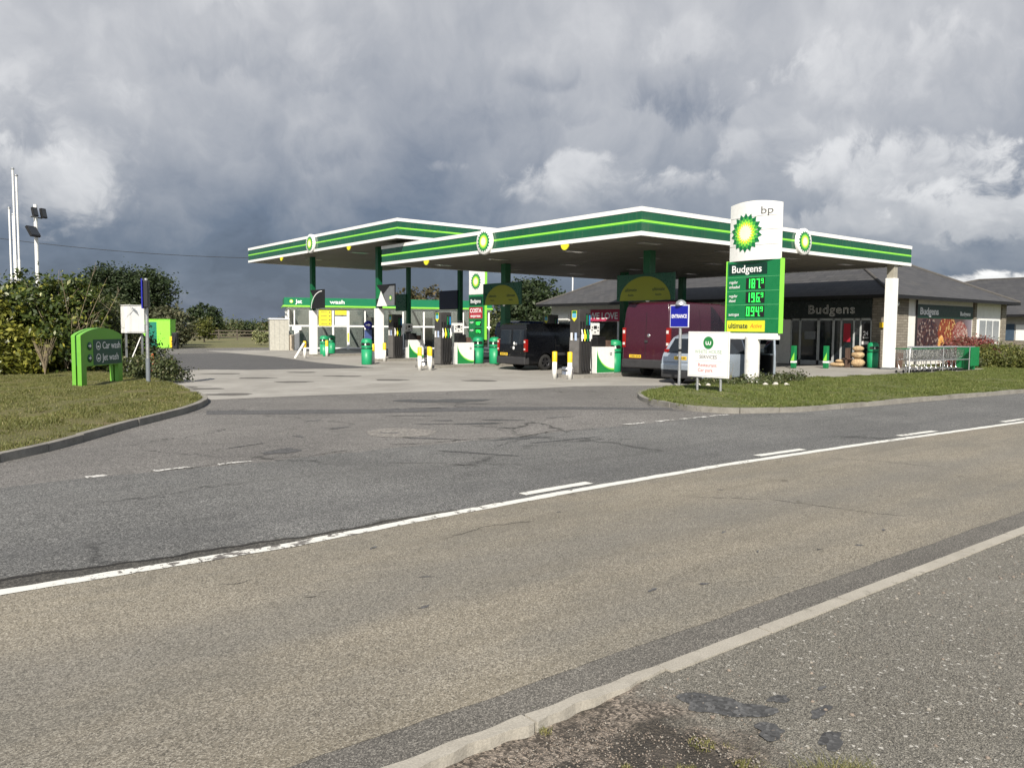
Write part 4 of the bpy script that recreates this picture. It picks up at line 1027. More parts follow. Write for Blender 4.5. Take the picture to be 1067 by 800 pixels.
def infill():
    p = thing('infill_unit', 'x', 'pump island unit', (0, 0, .12), 0, 'green and white island units')
    MB().box(0, .95, -.2, .2, 0, .98).build('cabinet', m_white, p, bevel=.015)
    mx = FACE_T(0, -.203, 0)
    n = 16; arc = [(.02+.91*(1-math.cos(PI/2*i/n)), .12+.82*(1-math.sin(PI/2*i/n))) for i in range(n+1)]
    MB().prism([(.02, .03)]+arc+[(.93, .03)], 0, .004, 0, mx).build('green_wave', m_fgreen2, p)
    band = [(x_, y_+.05) for x_, y_ in arc]
    MB().prism(arc+band[::-1], .0, .005, 0, mx).build('lime_wave', m_lime, p)
    b = MB().lathe([(.055, .004), (.055, .008), (.03, .008), (.03, .004)], n=16, mat=mx @ Matrix.Translation((.75, .72, 0))); b.build('ring_mark', m_txtg, p)
    MB().box(.1, .55, -.12, .18, .982, 1.35).build('wash_station', m_black, p, bevel=.02)
    MB().box(.62, .86, -.1, .15, .982, 1.22).build('bucket', m_guard, p, bevel=.02)
    return p
I1 = infill(); I1['label'] = 'green and white island unit left of the maroon van'; I1.location = (1.2, 3.41, .12)
dup(I1, 'green and white island unit right of the second pump', (.85, 12.0, .12))
dup(I1, 'green and white island unit right of the third pump', (2.7, 19.3, .12))
def terminal():
    p = thing('payment_terminal', 'x', 'payment terminal', (0, 0, .12), 0, 'pay at pump terminals')
    MB().box(-.1, .1, -.08, .08, 0, 1.42).build('stand', m_pump, p, bevel=.01)
    MB().box(-.24, .24, -.14, .1, 1.42, 1.86).build('housing', m_white, p, bevel=.015)
    MB().box(-.07, .09, -.146, -.139, 1.64, 1.76).build('screen', m_black, p)
    k_ = MB()
    for a, b in ((-.16, 1.6), (-.14, 1.7), (.15, 1.58), (.0, 1.52), (.16, 1.7)): k_.box(a-.03, a+.03, -.145, -.139, b-.025, b+.025)
    k_.build('keypad', m_black, p)
    return p
T1 = terminal(); T1['label'] = 'white payment terminal right of the near pump'; T1.location = (1.5, 3.75, .12)
dup(T1, 'white payment terminal right of the second pump', (1.25, 12.4, .12))
dup(T1, 'white payment terminal right of the third pump', (3.0, 19.7, .12))

# bins
def bin_(col=m_bin):
    p = thing('litter_bin', 'x', 'litter bin', (0, 0, 0), 0, 'green litter bins')
    MB().lathe([(.0, 0), (.235, 0), (.25, .03), (.26, .74), (.0, .74)], n=28).build('body', col, p)
    MB().lathe([(.255, .742), (.275, .75), (.275, .79), (.255, .80)], n=28).build('band', m_dgreen, p)
    MB().lathe([(.255, .80), (.265, 1.05), (.25, 1.14), (.2, 1.2), (.1, 1.235), (0, 1.24)], n=28).build('hood', col, p)
    for a in (R(200), R(255), R(20), R(110)):
        d = Vector((math.cos(a), math.sin(a), 0)); mx = axes(Vector((0, 0, .97))+d*.252, Vector((-d.y, d.x, 0)), (0, 0, 1))
        MB().prism([(.105*math.cos(2*PI*i/20), .07*math.sin(2*PI*i/20)) for i in range(20)], 0, .014, 0, mx).build('opening', m_black, p)
    a = R(228); d = Vector((math.cos(a), math.sin(a), 0))
    MB().prism([(-.03, 0), (.03, 0), (.045, .06), (0, .12), (-.045, .06)], 0, .006, 0, axes(Vector((0, 0, .9))+d*.262, Vector((-d.y, d.x, 0)), (0, 0, 1))).build('litter_sticker', m_white, p)
    return p
B1 = bin_(); B1['label'] = 'green litter bin left of the white based column by the third pump'; B1.location = (-1.5, 15.9, 0)
for lb, s_, t_, z in (('green litter bin right of the far left column, front one', 1.47, 26.9, .0), ('green litter bin behind the front one at the far left column', 4.0, 31.2, 0),
                      ('green litter bin just right of the second pump\'s unit', 2.35, 12.25, .12), ('green litter bin touching the black van\'s rear corner', 2.75, 11.5, .12),
                      ('green litter bin wedged between the near unit and the maroon van', 2.55, 3.6, .12), ('green litter bin by the white column at the shop', 18.1, 1.5, .0)):
    dup(B1, lb, (s_, t_, z), R(rnd.uniform(-12, 12)))
# bollards
def bollard(h=.96):
    p = thing('bollard', 'x', 'bollard', (0, 0, 0), 0, 'white bollards with yellow tops')
    MB().lathe([(.0, 0), (.085, 0), (.083, .60), (.0, .60)], n=20).build('white_post', m_post, p)
    MB().lathe([(.088, .60), (.088, h-.02), (.07, h), (0, h+.005)], n=20).build('yellow_sleeve', m_yellow, p)
    return p
b0 = bollard(); b0['label'] = 'near bollard on the left of the front pair'; b0.location = (-.9, 3.15, 0)
for lb, s_, t_ in (('near bollard nearest the first pump, right one of the front pair', -.77, 2.5), ('middle bollard on the left of its pair by the second pump', -2.1, 10.2),
                   ('middle bollard next to the second pump\'s nose guard', -1.75, 9.95), ('bollard between the green bin and the white based column', -.8, 16.6),
                   ('upright bollard beside a leaning white bar at the far left column', -.78, 24.6), ('bollard right behind the far left column', 1.5, 26.6), ('bollard right behind the column by the third pump', .95, 18.6), ('pale bollard standing behind the middle pair', -1.2, 10.9)):
    dup(b0, lb, (s_, t_, 0))
lb_ = MB().tube([(0, 0, .0), (.0, 0, .02), (.0, 0, 1.0)], .07, 14)
o = lb_.build('leaning_bar', m_post, None, loc=(-1.3, 24.75, 0)); o.rotation_euler = (R(14), R(28), 0)
tag(o, 'white bar leaning against the far left bollard', 'bollard')
# ------------------------------------------------------------------ signs
def price_sign():
    p = thing('price_sign', 'tall white and green fuel price sign on a round white pole', 'price sign', (2.36, -2.69, 0))
    p.scale = (.94, .94, .957)
    MB().tube([(0, 0, 0), (0, 0, 1.62)], .25, 28).build('pole', m_post, p)
    hw = 1.07
    def curved(z0, z1, hw_, bulge, mat_, name, top=None, y0=None):
        n = 16; b = MB()
        L = [(-bulge*(1-(2*i/n-1)**2)-.05, hw_-2*hw_*i/n) for i in range(n+1)]; Rr = [(bulge*(1-(2*i/n-1)**2)+.05, -hw_+2*hw_*i/n) for i in range(n+1)]
        ring = L+Rr; m = len(ring)
        if top is None: b.prism(ring, z0, z1)
        else:
            tz = lambda y: z1+top*(1-((y-.15)/hw_)**2)
            vs = [(x, y, z0) for x, y in ring]+[(x, y, tz(y)) for x, y in ring]
            b.add(vs, [((i+1) % m, i, m+i, m+(i+1) % m) for i in range(m)])
            h = len(L); b.add([(x, y, tz(y)) for x, y in ring], [(i+1, i, m-1-i, m-2-i) for i in range(h-1)])
        o = b.build(name, mat_, p, bevel=0); return o
    curved(4.14, 5.98, .99, .16, m_white, 'white_head', .1)
    for z in (4.62, 5.1, 5.55):
        seam = MB()
        n = 16
        for i in range(n):
            f0, f1 = 2*i/n-1, 2*(i+1)/n-1
            a = (-.16*(1-f0*f0)-.05-.002, -.99*f0, z); c = (-.16*(1-f1*f1)-.05-.002, -.99*f1, z)
            seam.add([a, c, (c[0], c[1], z+.012), (a[0], a[1], z+.012)], [(0, 1, 2, 3)])
        seam.build('panel_seam', m_txtg, p)
    MB().box(-.09, .09, -hw+.03, hw-.03, 1.75, 4.138).build('green_box', m_green, p, bevel=.01)
    MB().box(-.1, .1, -hw-.01, -hw+.028, 1.74, 4.16).build('lime_edge', m_lime, p)
    MB().box(-.1, .1, hw-.028, hw+.01, 1.74, 4.16).build('lime_edge', m_lime, p)
    MB().box(-.08, .08, -hw+.06, hw-.1, 1.53, 1.748).build('white_skirt', m_white, p, bevel=.02)
    mx = lambda y, z: axes((-.093, y, z), (0, -1, 0), (0, 0, 1))
    sl = MB()
    for z in (2.22, 2.68, 3.14, 3.6): sl.box(-.096, -.09, -hw+.05, hw-.05, z-.006, z+.006)
    sl.build('row_lines', M('row_line_green', (.12, .45, .2), .4), p)
    MB().box(-.098, -.09, -.55, .98, 3.68, 4.06).build('shop_name_panel', m_dgreen2, p)
    text('lettering', 'Budgens', .34, m_txt, p, axes((-.0995, .86, 3.76), (0, -1, 0), (0, 0, 1)), 1.18, ext=.003, off=.004)
    MB().box(-.098, -.09, -.52, 1.0, 1.79, 2.16).build('yellow_panel', m_yel, p)
    text('lettering', 'ultimate', .26, m_txtd, p, axes((-.0995, .94, 1.9), (0, -1, 0), (0, 0, 1)), .78, ext=.003, off=.005)
    text('lettering', 'Active', .2, m_cone_red, p, axes((-.0995, .05, 1.92), (0, -1, 0), (0, 0, 1)), .46, ext=.003, shear=.3)
    for z, l1, l2 in ((3.2, 'regular', 'unleaded'), (2.74, 'regular', 'diesel'), (2.28, '', 'autogas')):
        if l1: text('lettering', l1, .14, m_txt, p, axes((-.0995, .94, z+.2), (0, -1, 0), (0, 0, 1)), .34, ext=.003)
        text('lettering', l2, .14, m_txt, p, axes((-.0995, .94, z+.04), (0, -1, 0), (0, 0, 1)), .42 if l2 != 'diesel' else .26, ext=.003)
    seg = {'0': 'abcdef', '1': 'bc', '4': 'fgbc', '6': 'afgedc', '7': 'abc', '8': 'abcdefg', '9': 'abcdfg'}
    def digit(ch, y, z, w_, h_, b):
        t_ = .036*h_/.32
        S_ = {'a': (0, w_, h_-t_, h_), 'g': (0, w_, h_/2-t_/2, h_/2+t_/2), 'd': (0, w_, 0, t_), 'f': (0, t_, h_/2, h_), 'b': (w_-t_, w_, h_/2, h_), 'e': (0, t_, 0, h_/2), 'c': (w_-t_, w_, 0, h_/2)}
        for k in seg[ch]:
            a, c, d, e = S_[k]; b.box(-.102, -.099, y-c, y-a, z+d, z+e)
    for z, s_ in ((3.2, '1879'), (2.74, '1969'), (2.28, '0949')):
        MB().box(-.0985, -.09, -.48, .26, z, z+.37).build('display_window', m_black, p)
        b = MB(); y = .22
        for ch in s_[:3]: digit(ch, y, z+.025, .125, .31, b); y -= .19
        digit(s_[3], y+.01, z+.18, .085, .155, b); b.box(-.102, -.099, y+.025, y+.05, z+.025, z+.05)
        b.build('price_digits', m_led, p)
    to_, = [text('lettering', 'bp', .34, m_txtg, p, axes((0, -.3, 5.62), (0, -1, 0), (0, 0, 1)), .42, ext=.004)]
    em_ = emblem(p, axes((-.004, .26, 5.05), (0, -1, 0), (0, 0, 1)), 1.3)
    for o_ in (to_, em_):
        for v_ in o_.data.vertices: v_.co.x -= .05+.16*(1-(v_.co.y/.99)**2)+.004
    return p
m_dgreen2 = M('deep_green_panel', (.004, .035, .022), .35)
price_sign()
# rear price sign
rp = thing('price_sign', 'second narrow price sign seen under the canopy, cut by an arch panel', 'price sign', (16.3, 31.6, 0))
MB().box(-.12, .12, -.15, .15, 0, 1.2).build('pole', m_post, rp)
MB().box(-.2, .1, -.95, .95, 4.3, 6.15).build('white_head', m_white, rp, bevel=.04)
MB().box(-.2, .1, -.95, .95, .9, 4.297).build('green_box', m_green, rp, bevel=.02)
MB().box(-.08, .08, -1.04, -.952, .9, 6.15).build('lime_edge', m_lime, rp)
emblem(rp, axes((-.205, .02, 5.3), (0, -1, 0), (0, 0, 1)), 1.3)
MB().box(-.206, -.2, -.85, .85, 3.5, 4.15).build('shop_name_panel', m_dgreen2, rp)
text('lettering', 'Budgens', .4, m_txt, rp, axes((-.208, .7, 3.68), (0, -1, 0), (0, 0, 1)), 1.3, off=.006)
MB().box(-.206, -.2, -.85, .85, 2.5, 3.35).build('coffee_panel', m_red, rp)
text('lettering', 'COSTA', .44, m_txt, rp, axes((-.208, .78, 2.95), (0, -1, 0), (0, 0, 1)), 1.5, off=.012)
text('lettering', 'express', .32, m_txt, rp, axes((-.208, .7, 2.6), (0, -1, 0), (0, 0, 1)), 1.3, off=.006)
for z, a in ((1.95, '1'), (1.35, '1')):
    text('lettering', 'regular', .22, m_txt, rp, axes((-.208, .8, z+.2), (0, -1, 0), (0, 0, 1)), .5)
    MB().box(-.206, -.2, -.7, .1, z, z+.42).build('display_window', m_black, rp)
    text('price_digits', '187' if z > 1.5 else '196', .36, m_led, rp, axes((-.208, .05, z+.06), (0, -1, 0), (0, 0, 1)), .6, off=.008)

def board_sign():
    p = thing('services_sign', 'white square services board on two grey posts on the island', 'sign', (-1.84, -4.24, .08))
    for y in (-.39, .39): MB().tube([(.04, y, -.05), (.04, y, 1.5)], .035, 12).build('post', m_galv, p)
    MB().box(-.02, .0, -.69, .69, .39, 1.63).build('board', M('white_board', (.8, .8, .79), .4, var=.02), p, bevel=.004)
    fr = MB()
    for a in ((-.66, .66, 1.595, 1.60), (-.66, .66, .42, .425), (-.66, -.655, .42, 1.6), (.655, .66, .42, 1.6)): fr.box(-.0225, -.02, a[0], a[1], a[2], a[3])
    fr.build('border_line', m_grey, p)
    X = lambda y, z: axes((-.0215, y, z), (0, -1, 0), (0, 0, 1))
    n = 32; MB().prism([(.17*math.cos(2*PI*i/n), .17*math.sin(2*PI*i/n)) for i in range(n)], 0, .003, 0, X(0, 1.33)).build('round_logo', M('logo_green', (.02, .2, .05), .5), p)
    b = MB()
    for sx_ in (-.045, .045): b.prism([(sx_+.045*math.cos(PI+PI*i/10), .045*math.sin(PI+PI*i/10)) for i in range(11)]+[(sx_+.02*math.cos(2*PI-PI*i/10), .02*math.sin(2*PI-PI*i/10)) for i in range(11)], .003, .006, 0, X(0, 1.31))
    for x_ in (-.09, -.0125, .065): b.prism([(x_, 0), (x_+.025, 0), (x_+.025, .06), (x_, .06)], .003, .006, 0, X(0, 1.31))
    b.build('logo_letter', m_txt, p)
    mg = M('sage_lettering', (.30, .42, .30), .5); mr = M('red_lettering', (.5, .12, .12), .5)
    text('lettering', 'WHITE HOUSE', .14, mg, p, X(0, 1.04) , .9, 'CENTER', .002)
    text('lettering', 'SERVICES', .13, m_txtg, p, X(0, .9), .58, 'CENTER', .002)
    MB().box(-.0225, -.02, -.45, .45, .83, .834).build('rule', m_grey, p)
    text('lettering', 'Restaurant', .13, mr, p, X(.34, .68), .62, 'LEFT', .002)
    text('lettering', 'Car park', .13, mr, p, X(.34, .54), .5, 'LEFT', .002)
board_sign()
es = thing('entrance_sign', 'blue entrance sign with white border on a thin grey pole', 'sign', (-.62, -2.2, .08))
MB().tube([(.03, 0, -.05), (.03, 0, 2.05)], .045, 14).build('pole', m_galv, es)
MB().tube([(.03, 0, 1.02), (.03, 0, 1.1)], .048, 14).build('tape', m_black, es)
MB().box(-.035, .0, -.36, .36, 1.74, 2.42).build('frame', M('pale_frame', (.6, .6, .66), .4), es, bevel=.01)
MB().box(-.0385, -.034, -.33, .33, 1.77, 2.39).build('blue_face', m_blue, es)
text('lettering', 'ENTRANCE', .15, m_txt, es, axes((-.0395, 0, 2.03), (0, -1, 0), (0, 0, 1)), .58, 'CENTER', .002, off=.004)
MB().lathe([(.17, 0), (.15, .08), (.08, .14), (0, .16)], (.03, 0, 2.42), 18).build('lamp_dome', m_galv, es)
# car wash sign
cw = thing('car_wash_sign', 'lime green arched car wash and jet wash sign on the grass bank', 'sign', (-15.43, 5.22, .12), R(50))
CL = 2.06
prof = []
n = 14
outer = [(0, 0), (0, 1.36)]+[(CL*i/n, 1.36+.2*math.sin(PI*i/n)**.8) for i in range(1, n)]+[(CL, 1.36), (CL, 0), (CL-.22, 0), (CL-.22, .55), (.24, .55), (.24, 0)]
for y0, y1, nm in ((0, .11, 'front_shell'), (.15, .25, 'rear_shell')):
    mx = Matrix(((1, 0, 0, 0), (0, 0, -1, y1), (0, 1, 0, 0), (0, 0, 0, 1)))
    MB().prism(outer, 0, y1-y0, 0, mx).build(nm, m_lime2 if 0 else M('sign_lime_'+nm, (.13, .37, .04), .4, var=.04), cw, bevel=.01)
MB().box(.04, CL-.04, .105, .155, .58, 1.34).build('core', m_dgreen, cw)
MB().box(.58, CL-.04, -.006, 0, .57, 1.25).build('dark_panel', M('sign_deep_green', (.004, .06, .04), .4), cw)
X = lambda x_, z: axes((x_, -.0075, z), (1, 0, 0), (0, 0, 1))
text('lettering', 'Car wash', .27, m_txt, cw, X(1.02, 1.0), .92, ext=.003)
text('lettering', 'Jet wash', .27, m_txt, cw, X(1.02, .68), .84, ext=.003)
for z in (1.06, .74):
    MB().lathe([(.11, 0), (.11, .004), (.09, .004), (.09, 0)], n=20, mat=X(.82, z+.02)).build('icon_ring', m_txt, cw)
    MB().bc((.82, -.009, z), (.09, .003, .05)).build('icon', m_txt, cw)
    MB().lathe([(0, .004), (.11, .004), (.11, 0)], n=20, mat=X(.4, z+.02)).build('arrow_disc', m_dgreen, cw)
    MB().prism([(-.06, -.012), (.01, -.012), (.01, -.045), (.07, 0.005), (.01, .055), (.01, .02), (-.06, .02)], .005, .008, 0, X(.4, z+.02)).build('arrow', m_txt, cw)
# edge-on blue sign
bp_ = thing('post_sign', 'tall grey post with a blue sign seen edge-on among the shrubs', 'sign', (-13.57, 6.2, .08), R(70))
MB().tube([(0, 0, -.05), (0, 0, .75)], .06, 14).build('base', M('post_base_grey', (.16, .18, .2), .5), bp_)
MB().tube([(0, 0, .75), (0, 0, 3.0)], .048, 14).build('pole', m_galv, bp_)
MB().box(-.3, .3, .065, .10, 2.15, 2.98).build('panel', m_blue, bp_, bevel=.005)
MB().box(-.26, .26, .10, .104, 2.75, 2.92).build('white_strip', m_txt, bp_)
MB().box(-.26, .26, .10, .104, 2.25, 2.4).build('white_strip', m_txt, bp_)
MB().box(-.25, .25, -.07, .062, 2.18, 2.94).build('back_box', m_black, bp_, bevel=.02)
# air/water unit
cab = thing('electric_cabinet', 'white metal cabinet on a dark stand behind the shrubs', 'cabinet', (*at(139, 28.6), .1), R(10))
MB().box(-.34, .34, -.2, .2, 1.38, 2.35).build('body', m_clean, cab, bevel=.015)
MB().box(-.36, .36, -.22, .22, 2.353, 2.38).build('lid', m_white, cab)
MB().box(-.31, .31, -.212, -.2, 1.42, 2.3).build('door', m_clean, cab, bevel=.004)
for x_ in (-.28, .28): MB().box(x_-.03, x_+.03, -.1, -.04, 0, 1.378).build('leg', m_grey, cab)
MB().tube([(-.26, -.07, .1), (.26, -.07, 1.3)], .02, 8).build('brace', m_white, cab)
cn = thing('traffic_cone', 'orange cone half hidden behind the blue sign post', 'cone', (*at(158.5, 26.2), .1))
MB().box(-.2, .2, -.2, .2, 0, .03).build('base', m_black, cn, bevel=.01)
MB().lathe([(.15, .03), (.03, .72), (0, .73)], n=20).build('body', m_orange, cn)
# vacuum / cleaning unit far left
sk = thing('cleaning_unit', 'lime and teal cleaning unit at the far side of the tarmac', 'service unit', (*at(162.5, 61.5), 0), R(-38.3))
MB().box(-1.12, 1.12, 0, 1.0, .05, 2.2).build('cabinet', m_lime, sk, bevel=.02)
MB().box(-.72, .08, -.008, 0, .12, 2.05).build('teal_panel', m_teal, sk)
MB().box(-1.16, 1.16, -.04, 1.04, 2.203, 2.26).build('roof', m_lime, sk)
vu = thing('vacuum_unit', 'small dark vacuum unit right of the lime cleaning unit', 'service unit', (*at(181.5, 61), 0), R(-38.3))
MB().box(-.1, .28, -.2, .2, 0, 1.25).build('body', m_black, vu, bevel=.05)
MB().box(-.28, -.102, -.15, .15, .1, .95).build('yellow_side', m_yellow, vu, bevel=.03)
MB().tube([(.1, -.2, 1.1), (.2, -.3, .7), (.1, -.28, .3), (-.1, -.25, .6)], .04, 8).build('hose', m_black, vu)
# ------------------------------------------------------------------ car wash building
cb_ = thing('car_wash_building', 'white framed glass car wash building with a green fascia', 'building', (5.3, 41.6, 0), R(-21))
LW = 16.4
MB().box(-.25, LW, -.3, .0, 3.42, 4.02).box(-.25, .0, .0, 5.2, 3.42, 4.02).box(.0, LW, 5.0, 5.2, 3.42, 4.02).build('fascia', m_teal2 if 0 else M('wash_fascia', (.006, .17, .075), .4, var=.04), cb_, bevel=.01)
MB().box(-.3, LW+.05, -.36, -.302, 3.3, 3.42).build('lime_trim', m_lime, cb_)
MB().box(-.36, -.302, -.3, 5.2, 3.3, 3.42).build('lime_trim', m_lime, cb_)
MB().box(0, LW, 5.0, 5.15, 0, 3.4).build('back_wall', M('wash_inner', (.40, .42, .39), .6, var=.2), cb_)
for k in range(8): MB().box(.1+k*2.1, .2+k*2.1, .1, 4.98, 3.22, 3.4).build('roof_beam', m_white, cb_)
wf = MB(); wf.box(-.02, LW, -.06, .06, 3.1, 3.3); wf.box(-.02, LW, -.05, .05, 1.78, 1.9); wf.box(-.02, LW, -.05, .05, .05, .15)
for y in (2.4,): wf.box(-.06, .04, .06, 5, 1.78, 1.9); 
wf.box(-.06, .04, .06, 5, 3.1, 3.3)
wf.build('rail', m_white, cb_)
for q_, w_ in ((.06, .12), (.5, .1), (2.2, .1), (3.45, .14), (4.62, .2), (5.95, .12), (7.3, .12), (9.0, .12), (10.7, .14), (12, .14), (14, .12), (16.2, .14)):
    MB().box(q_-w_/2, q_+w_/2, -.07, .07, 0, 3.1).build('post', m_white, cb_)
for y in (2.4, 5.0): MB().box(-.07, .07, y-.06, y+.06, 0, 3.1).build('post', m_white, cb_)
def pane_mat():
    m = bpy.data.materials.new('wash_window_glass'); t = NT(nodes_of(m))
    p = t.n('ShaderNodeBsdfGlossy'); p.inputs['Roughness'].default_value = .05; p.inputs[0].default_value = (.8, .85, .9, 1)
    tr = t.n('ShaderNodeBsdfTransparent'); tr.inputs[0].default_value = (.55, .58, .58, 1); mx = t.n('ShaderNodeMixShader')
    fr = t.n('ShaderNodeFresnel'); fr.inputs[0].default_value = 1.5; t.l(t.math('ADD', fr.outputs[0], .08), mx.inputs[0])
    t.l(tr.outputs[0], mx.inputs[1]); t.l(p.outputs[0], mx.inputs[2]); o = t.n('ShaderNodeOutputMaterial'); t.l(mx.outputs[0], o.inputs[0]); return m
m_pane = pane_mat()
MB().box(.1, LW-.1, -.012, .012, .16, 1.77).build('lower_glass', m_pane, cb_); MB().box(.1, LW-.1, -.012, .012, 1.91, 3.09).build('upper_glass', m_pane, cb_)
YP = M('poster_yellow', (.72, .64, .04), .5)
MB().box(2.35, 3.32, -.09, -.075, 1.85, 3.12).build('yellow_poster', YP, cb_)
pt = MB()
for k in range(4): pt.box(2.5, 3.0, -.095, -.0905, 2.0+.3*k, 2.05+.3*k); pt.box(3.12, 3.25, -.095, -.0905, 1.96+.3*k, 2.08+.3*k)
pt.build('poster_lines', M('poster_ink', (.25, .22, .05), .5), cb_)
MB().box(3.6, 4.5, -.09, -.075, 2.72, 3.12).build('yellow_poster', YP, cb_); MB().box(3.6, 4.5, -.09, -.075, 1.9, 2.6).build('white_poster', m_white, cb_)
MB().box(4.56, 4.68, -.09, -.075, .6, 1.3).build('yellow_strip', YP, cb_)
emblem(cb_, axes((.28, -.305, 3.72), (1, 0, 0), (0, 0, 1)), .44)
text('lettering', 'Jet', .42, m_txt, cb_, axes((.62, -.305, 3.58), (1, 0, 0), (0, 0, 1)), .5, off=.01)
text('lettering', 'wash', .42, m_txt, cb_, axes((3.2, -.305, 3.58), (1, 0, 0), (0, 0, 1)), 1.15, off=.01)
br = MB()
for k in range(3): br.lathe([(.0, 0), (.45, 0), (.45, 2.4), (0, 2.4)], (6.6+k*2.5, 3, .2), 14)
br.build('wash_brush', M('brush_grey', (.12, .13, .12), .9, var=.3), cb_)
va = thing('jet_wash_machine', 'white jet wash machine standing before the left glass bay', 'service unit', (*at(309.5, 60), 0), R(-30))
MB().box(-.18, .18, -.18, .18, 0, 1.5).build('body', m_white, va, bevel=.03); MB().box(-.35, .35, -.15, .15, 1.5, 1.75).build('head', m_white, va, bevel=.03)
MB().box(-.75, -.2, -.2, .2, 0, 1.15).build('side_box', M('beige_box', (.42, .36, .28), .6), va, bevel=.02)
sh_ = thing('beige_cabinet', 'plain beige metal cabinet left of the car wash', 'cabinet', (*at(290.5, 60), 0), R(-18))
MB().box(-.68, .68, -.7, .7, 0, 2.28).build('body', M('beige_metal', (.42, .41, .36), .5), sh_, bevel=.01)
MB().box(-.74, .74, -.76, .76, 2.283, 2.38).build('lid', m_white, sh_, bevel=.01)
for x_ in (-.34, 0, .34): MB().box(x_-.006, x_+.006, -.704, -.7, .05, 2.25).build('seam', m_grey, sh_)
ar = thing('direction_sign', 'round blue arrow sign in front of the car wash glass', 'sign', (*at(383.5, 48), 0), R(-38.3+8))
MB().tube([(0, 0, 0), (0, 0, 1.7)], .035, 10).build('post', m_galv, ar)
axr = lambda x_, z, y=-.04: axes((x_, y, z), (1, 0, 0), (0, 0, 1))
MB().lathe([(0, .012), (.25, .012), (.25, 0)], n=28, mat=axr(0, 1.9)).build('disc', m_blue, ar)
MB().prism([(-.15, -.03), (.02, -.03), (.02, -.09), (.15, 0), (.02, .09), (.02, .03), (-.15, .03)], .014, .018, 0, axr(0, 1.9)).build('arrow', m_txt, ar)
MB().box(-.22, .22, -.045, -.035, 1.05, 1.62).build('plate', M('blue_plate', (.03, .06, .18), .5), ar)
# ------------------------------------------------------------------ shop
shop = thing('shop_building', 'single storey shop with a slate hip roof, stone piers and dark fascia', 'building', (18.75, 1.25, 0))
shop.scale = (1.035, 1.035, 1.02)
WD, DP, EZ = 14.0, 23.8, 3.42     # along s, along t, eaves height
def W_(x0, x1, y0, y1, z0, z1, mat_, name='wall', par=shop, bv=0): return MB().box(x0, x1, y0, y1, z0, z1).build(name, mat_, par, bevel=bv)
W_(.1, WD-.1, .35, DP, 0, EZ, M('inner_dark', (.03, .03, .03), .8), 'inner_core')
W_(0, .34, 0, .67, 0, EZ, m_stone, 'stone_pier'); W_(.34, 2.2, 0, .34, 0, EZ, m_stone, 'stone_pier')
W_(2.2, 3.0, .04, .34, 0, EZ, m_white2, 'wall'); W_(3.0, 9.7, .10, .34, 0, EZ, m_white2, 'wall')
W_(9.7, 10.0, 0, .34, 0, EZ, m_stone, 'stone_pier'); W_(10.0, 13.4, .08, .34, 0, EZ, m_white2, 'wall'); W_(13.4, 14.0, 0, .6, 0, EZ, m_stone, 'stone_pier')
# side windows in the white bay
wd = W_(10.35, 13.2, .04, .08, 1.05, 2.5, m_white, 'window_frame')
for k in range(3): MB().box(10.5+k*.9, 11.3+k*.9, .03, .041, 1.2, 2.38).build('pane', M('pale_window%d' % k, (.25, .27, .29), .15), wd)
# poster and its header
W_(3.1, 9.6, .04, .10, 2.42, 3.1, m_dgreen2, 'sign_board', bv=.01)
text('lettering', 'Budgens', .5, m_txt, shop, axes((3.45, .036, 2.6), (1, 0, 0), (0, 0, 1)), 2.0, off=.012)
text('lettering', 'Budgens', .3, m_txt, shop, axes((8.0, .036, 2.6), (1, 0, 0), (0, 0, 1)), 1.25, off=.006)
ps = MB().box(0, 6.4, 0, .03, 0, 1.6).build('food_poster', m_food, shop); ps.location = (3.15, .065, .8)
MB().tube([(2.95, -.04, 3.3), (2.95, -.04, 2.9), (3.02, .0, 2.7), (3.05, .0, 0)], .045, 10).build('downpipe', m_black, shop)
# shop front (faces -s, runs along t)
W_(0, .3, 5.0, 5.45, 0, 2.31, m_white2, 'wall')
W_(-.06, .3, .67, 8.4, 2.36, 3.36, m_dgreen3 if 0 else M('shop_fascia', (.004, .010, .009), .3), 'fascia_board', bv=.01)
W_(.0, .3, 5.45, DP, 0, .9, m_white2, 'wall'); W_(.0, .3, 8.4, DP, 2.3, EZ, m_white2, 'wall')
for y0, y1 in ((5.45, 5.6), (7.4, 9.6), (11.8, 13.4), (15.6, 17.4), (19.8, 21.5), (23.2, 23.8)): W_(.0, .3, y0, y1, .9, 2.3 if y1 > 8.4 else 2.36, m_white2, 'wall')
for y0, y1 in ((5.6, 7.4), (9.6, 11.8), (13.4, 15.6), (17.4, 19.8), (21.5, 23.2)):
    f = W_(.08, .14, y0, y1, .9, 2.3, m_white, 'window_frame'); MB().box(.065, .081, y0+.08, y1-.08, .98, 2.22).build('pane', m_glass, f)
fr = MB(); 
for y0, y1 in ((.67, .74), (1.2, 1.27), (1.53, 1.6), (2.18, 2.26), (2.58, 2.68), (3.37, 3.5), (4.4, 4.5), (4.92, 5.0)): fr.box(.02, .12, y0, y1, 0, 2.36)
fr.box(.02, .12, .67, 5.0, 2.26, 2.36); fr.box(.02, .12, 2.68, 5.0, .0, .22); fr.build('door_frame', M('frame_grey', (.40, .42, .42), .45), shop)
gl = MB().box(.06, .075, .74, 2.6, .1, 2.26); gl.box(.06, .075, 2.68, 5.0, .22, 2.26); gl.build('door_glass', m_glass, shop)
p24 = MB().box(.045, .055, .8, 1.18, .9, 2.1).build('window_poster', m_black, shop)
text('lettering', '24', .3, m_txt, p24, axes((.04, 1.08, 1.52), (0, -1, 0), (0, 0, 1)), .22, off=.008)
text('lettering', 'hours', .12, m_txt, p24, axes((.04, 1.1, 1.38), (0, -1, 0), (0, 0, 1)), .26, off=.004)
MB().box(.04, .055, .82, 1.16, 1.08, 1.24).build('card_stickers', m_white, p24)
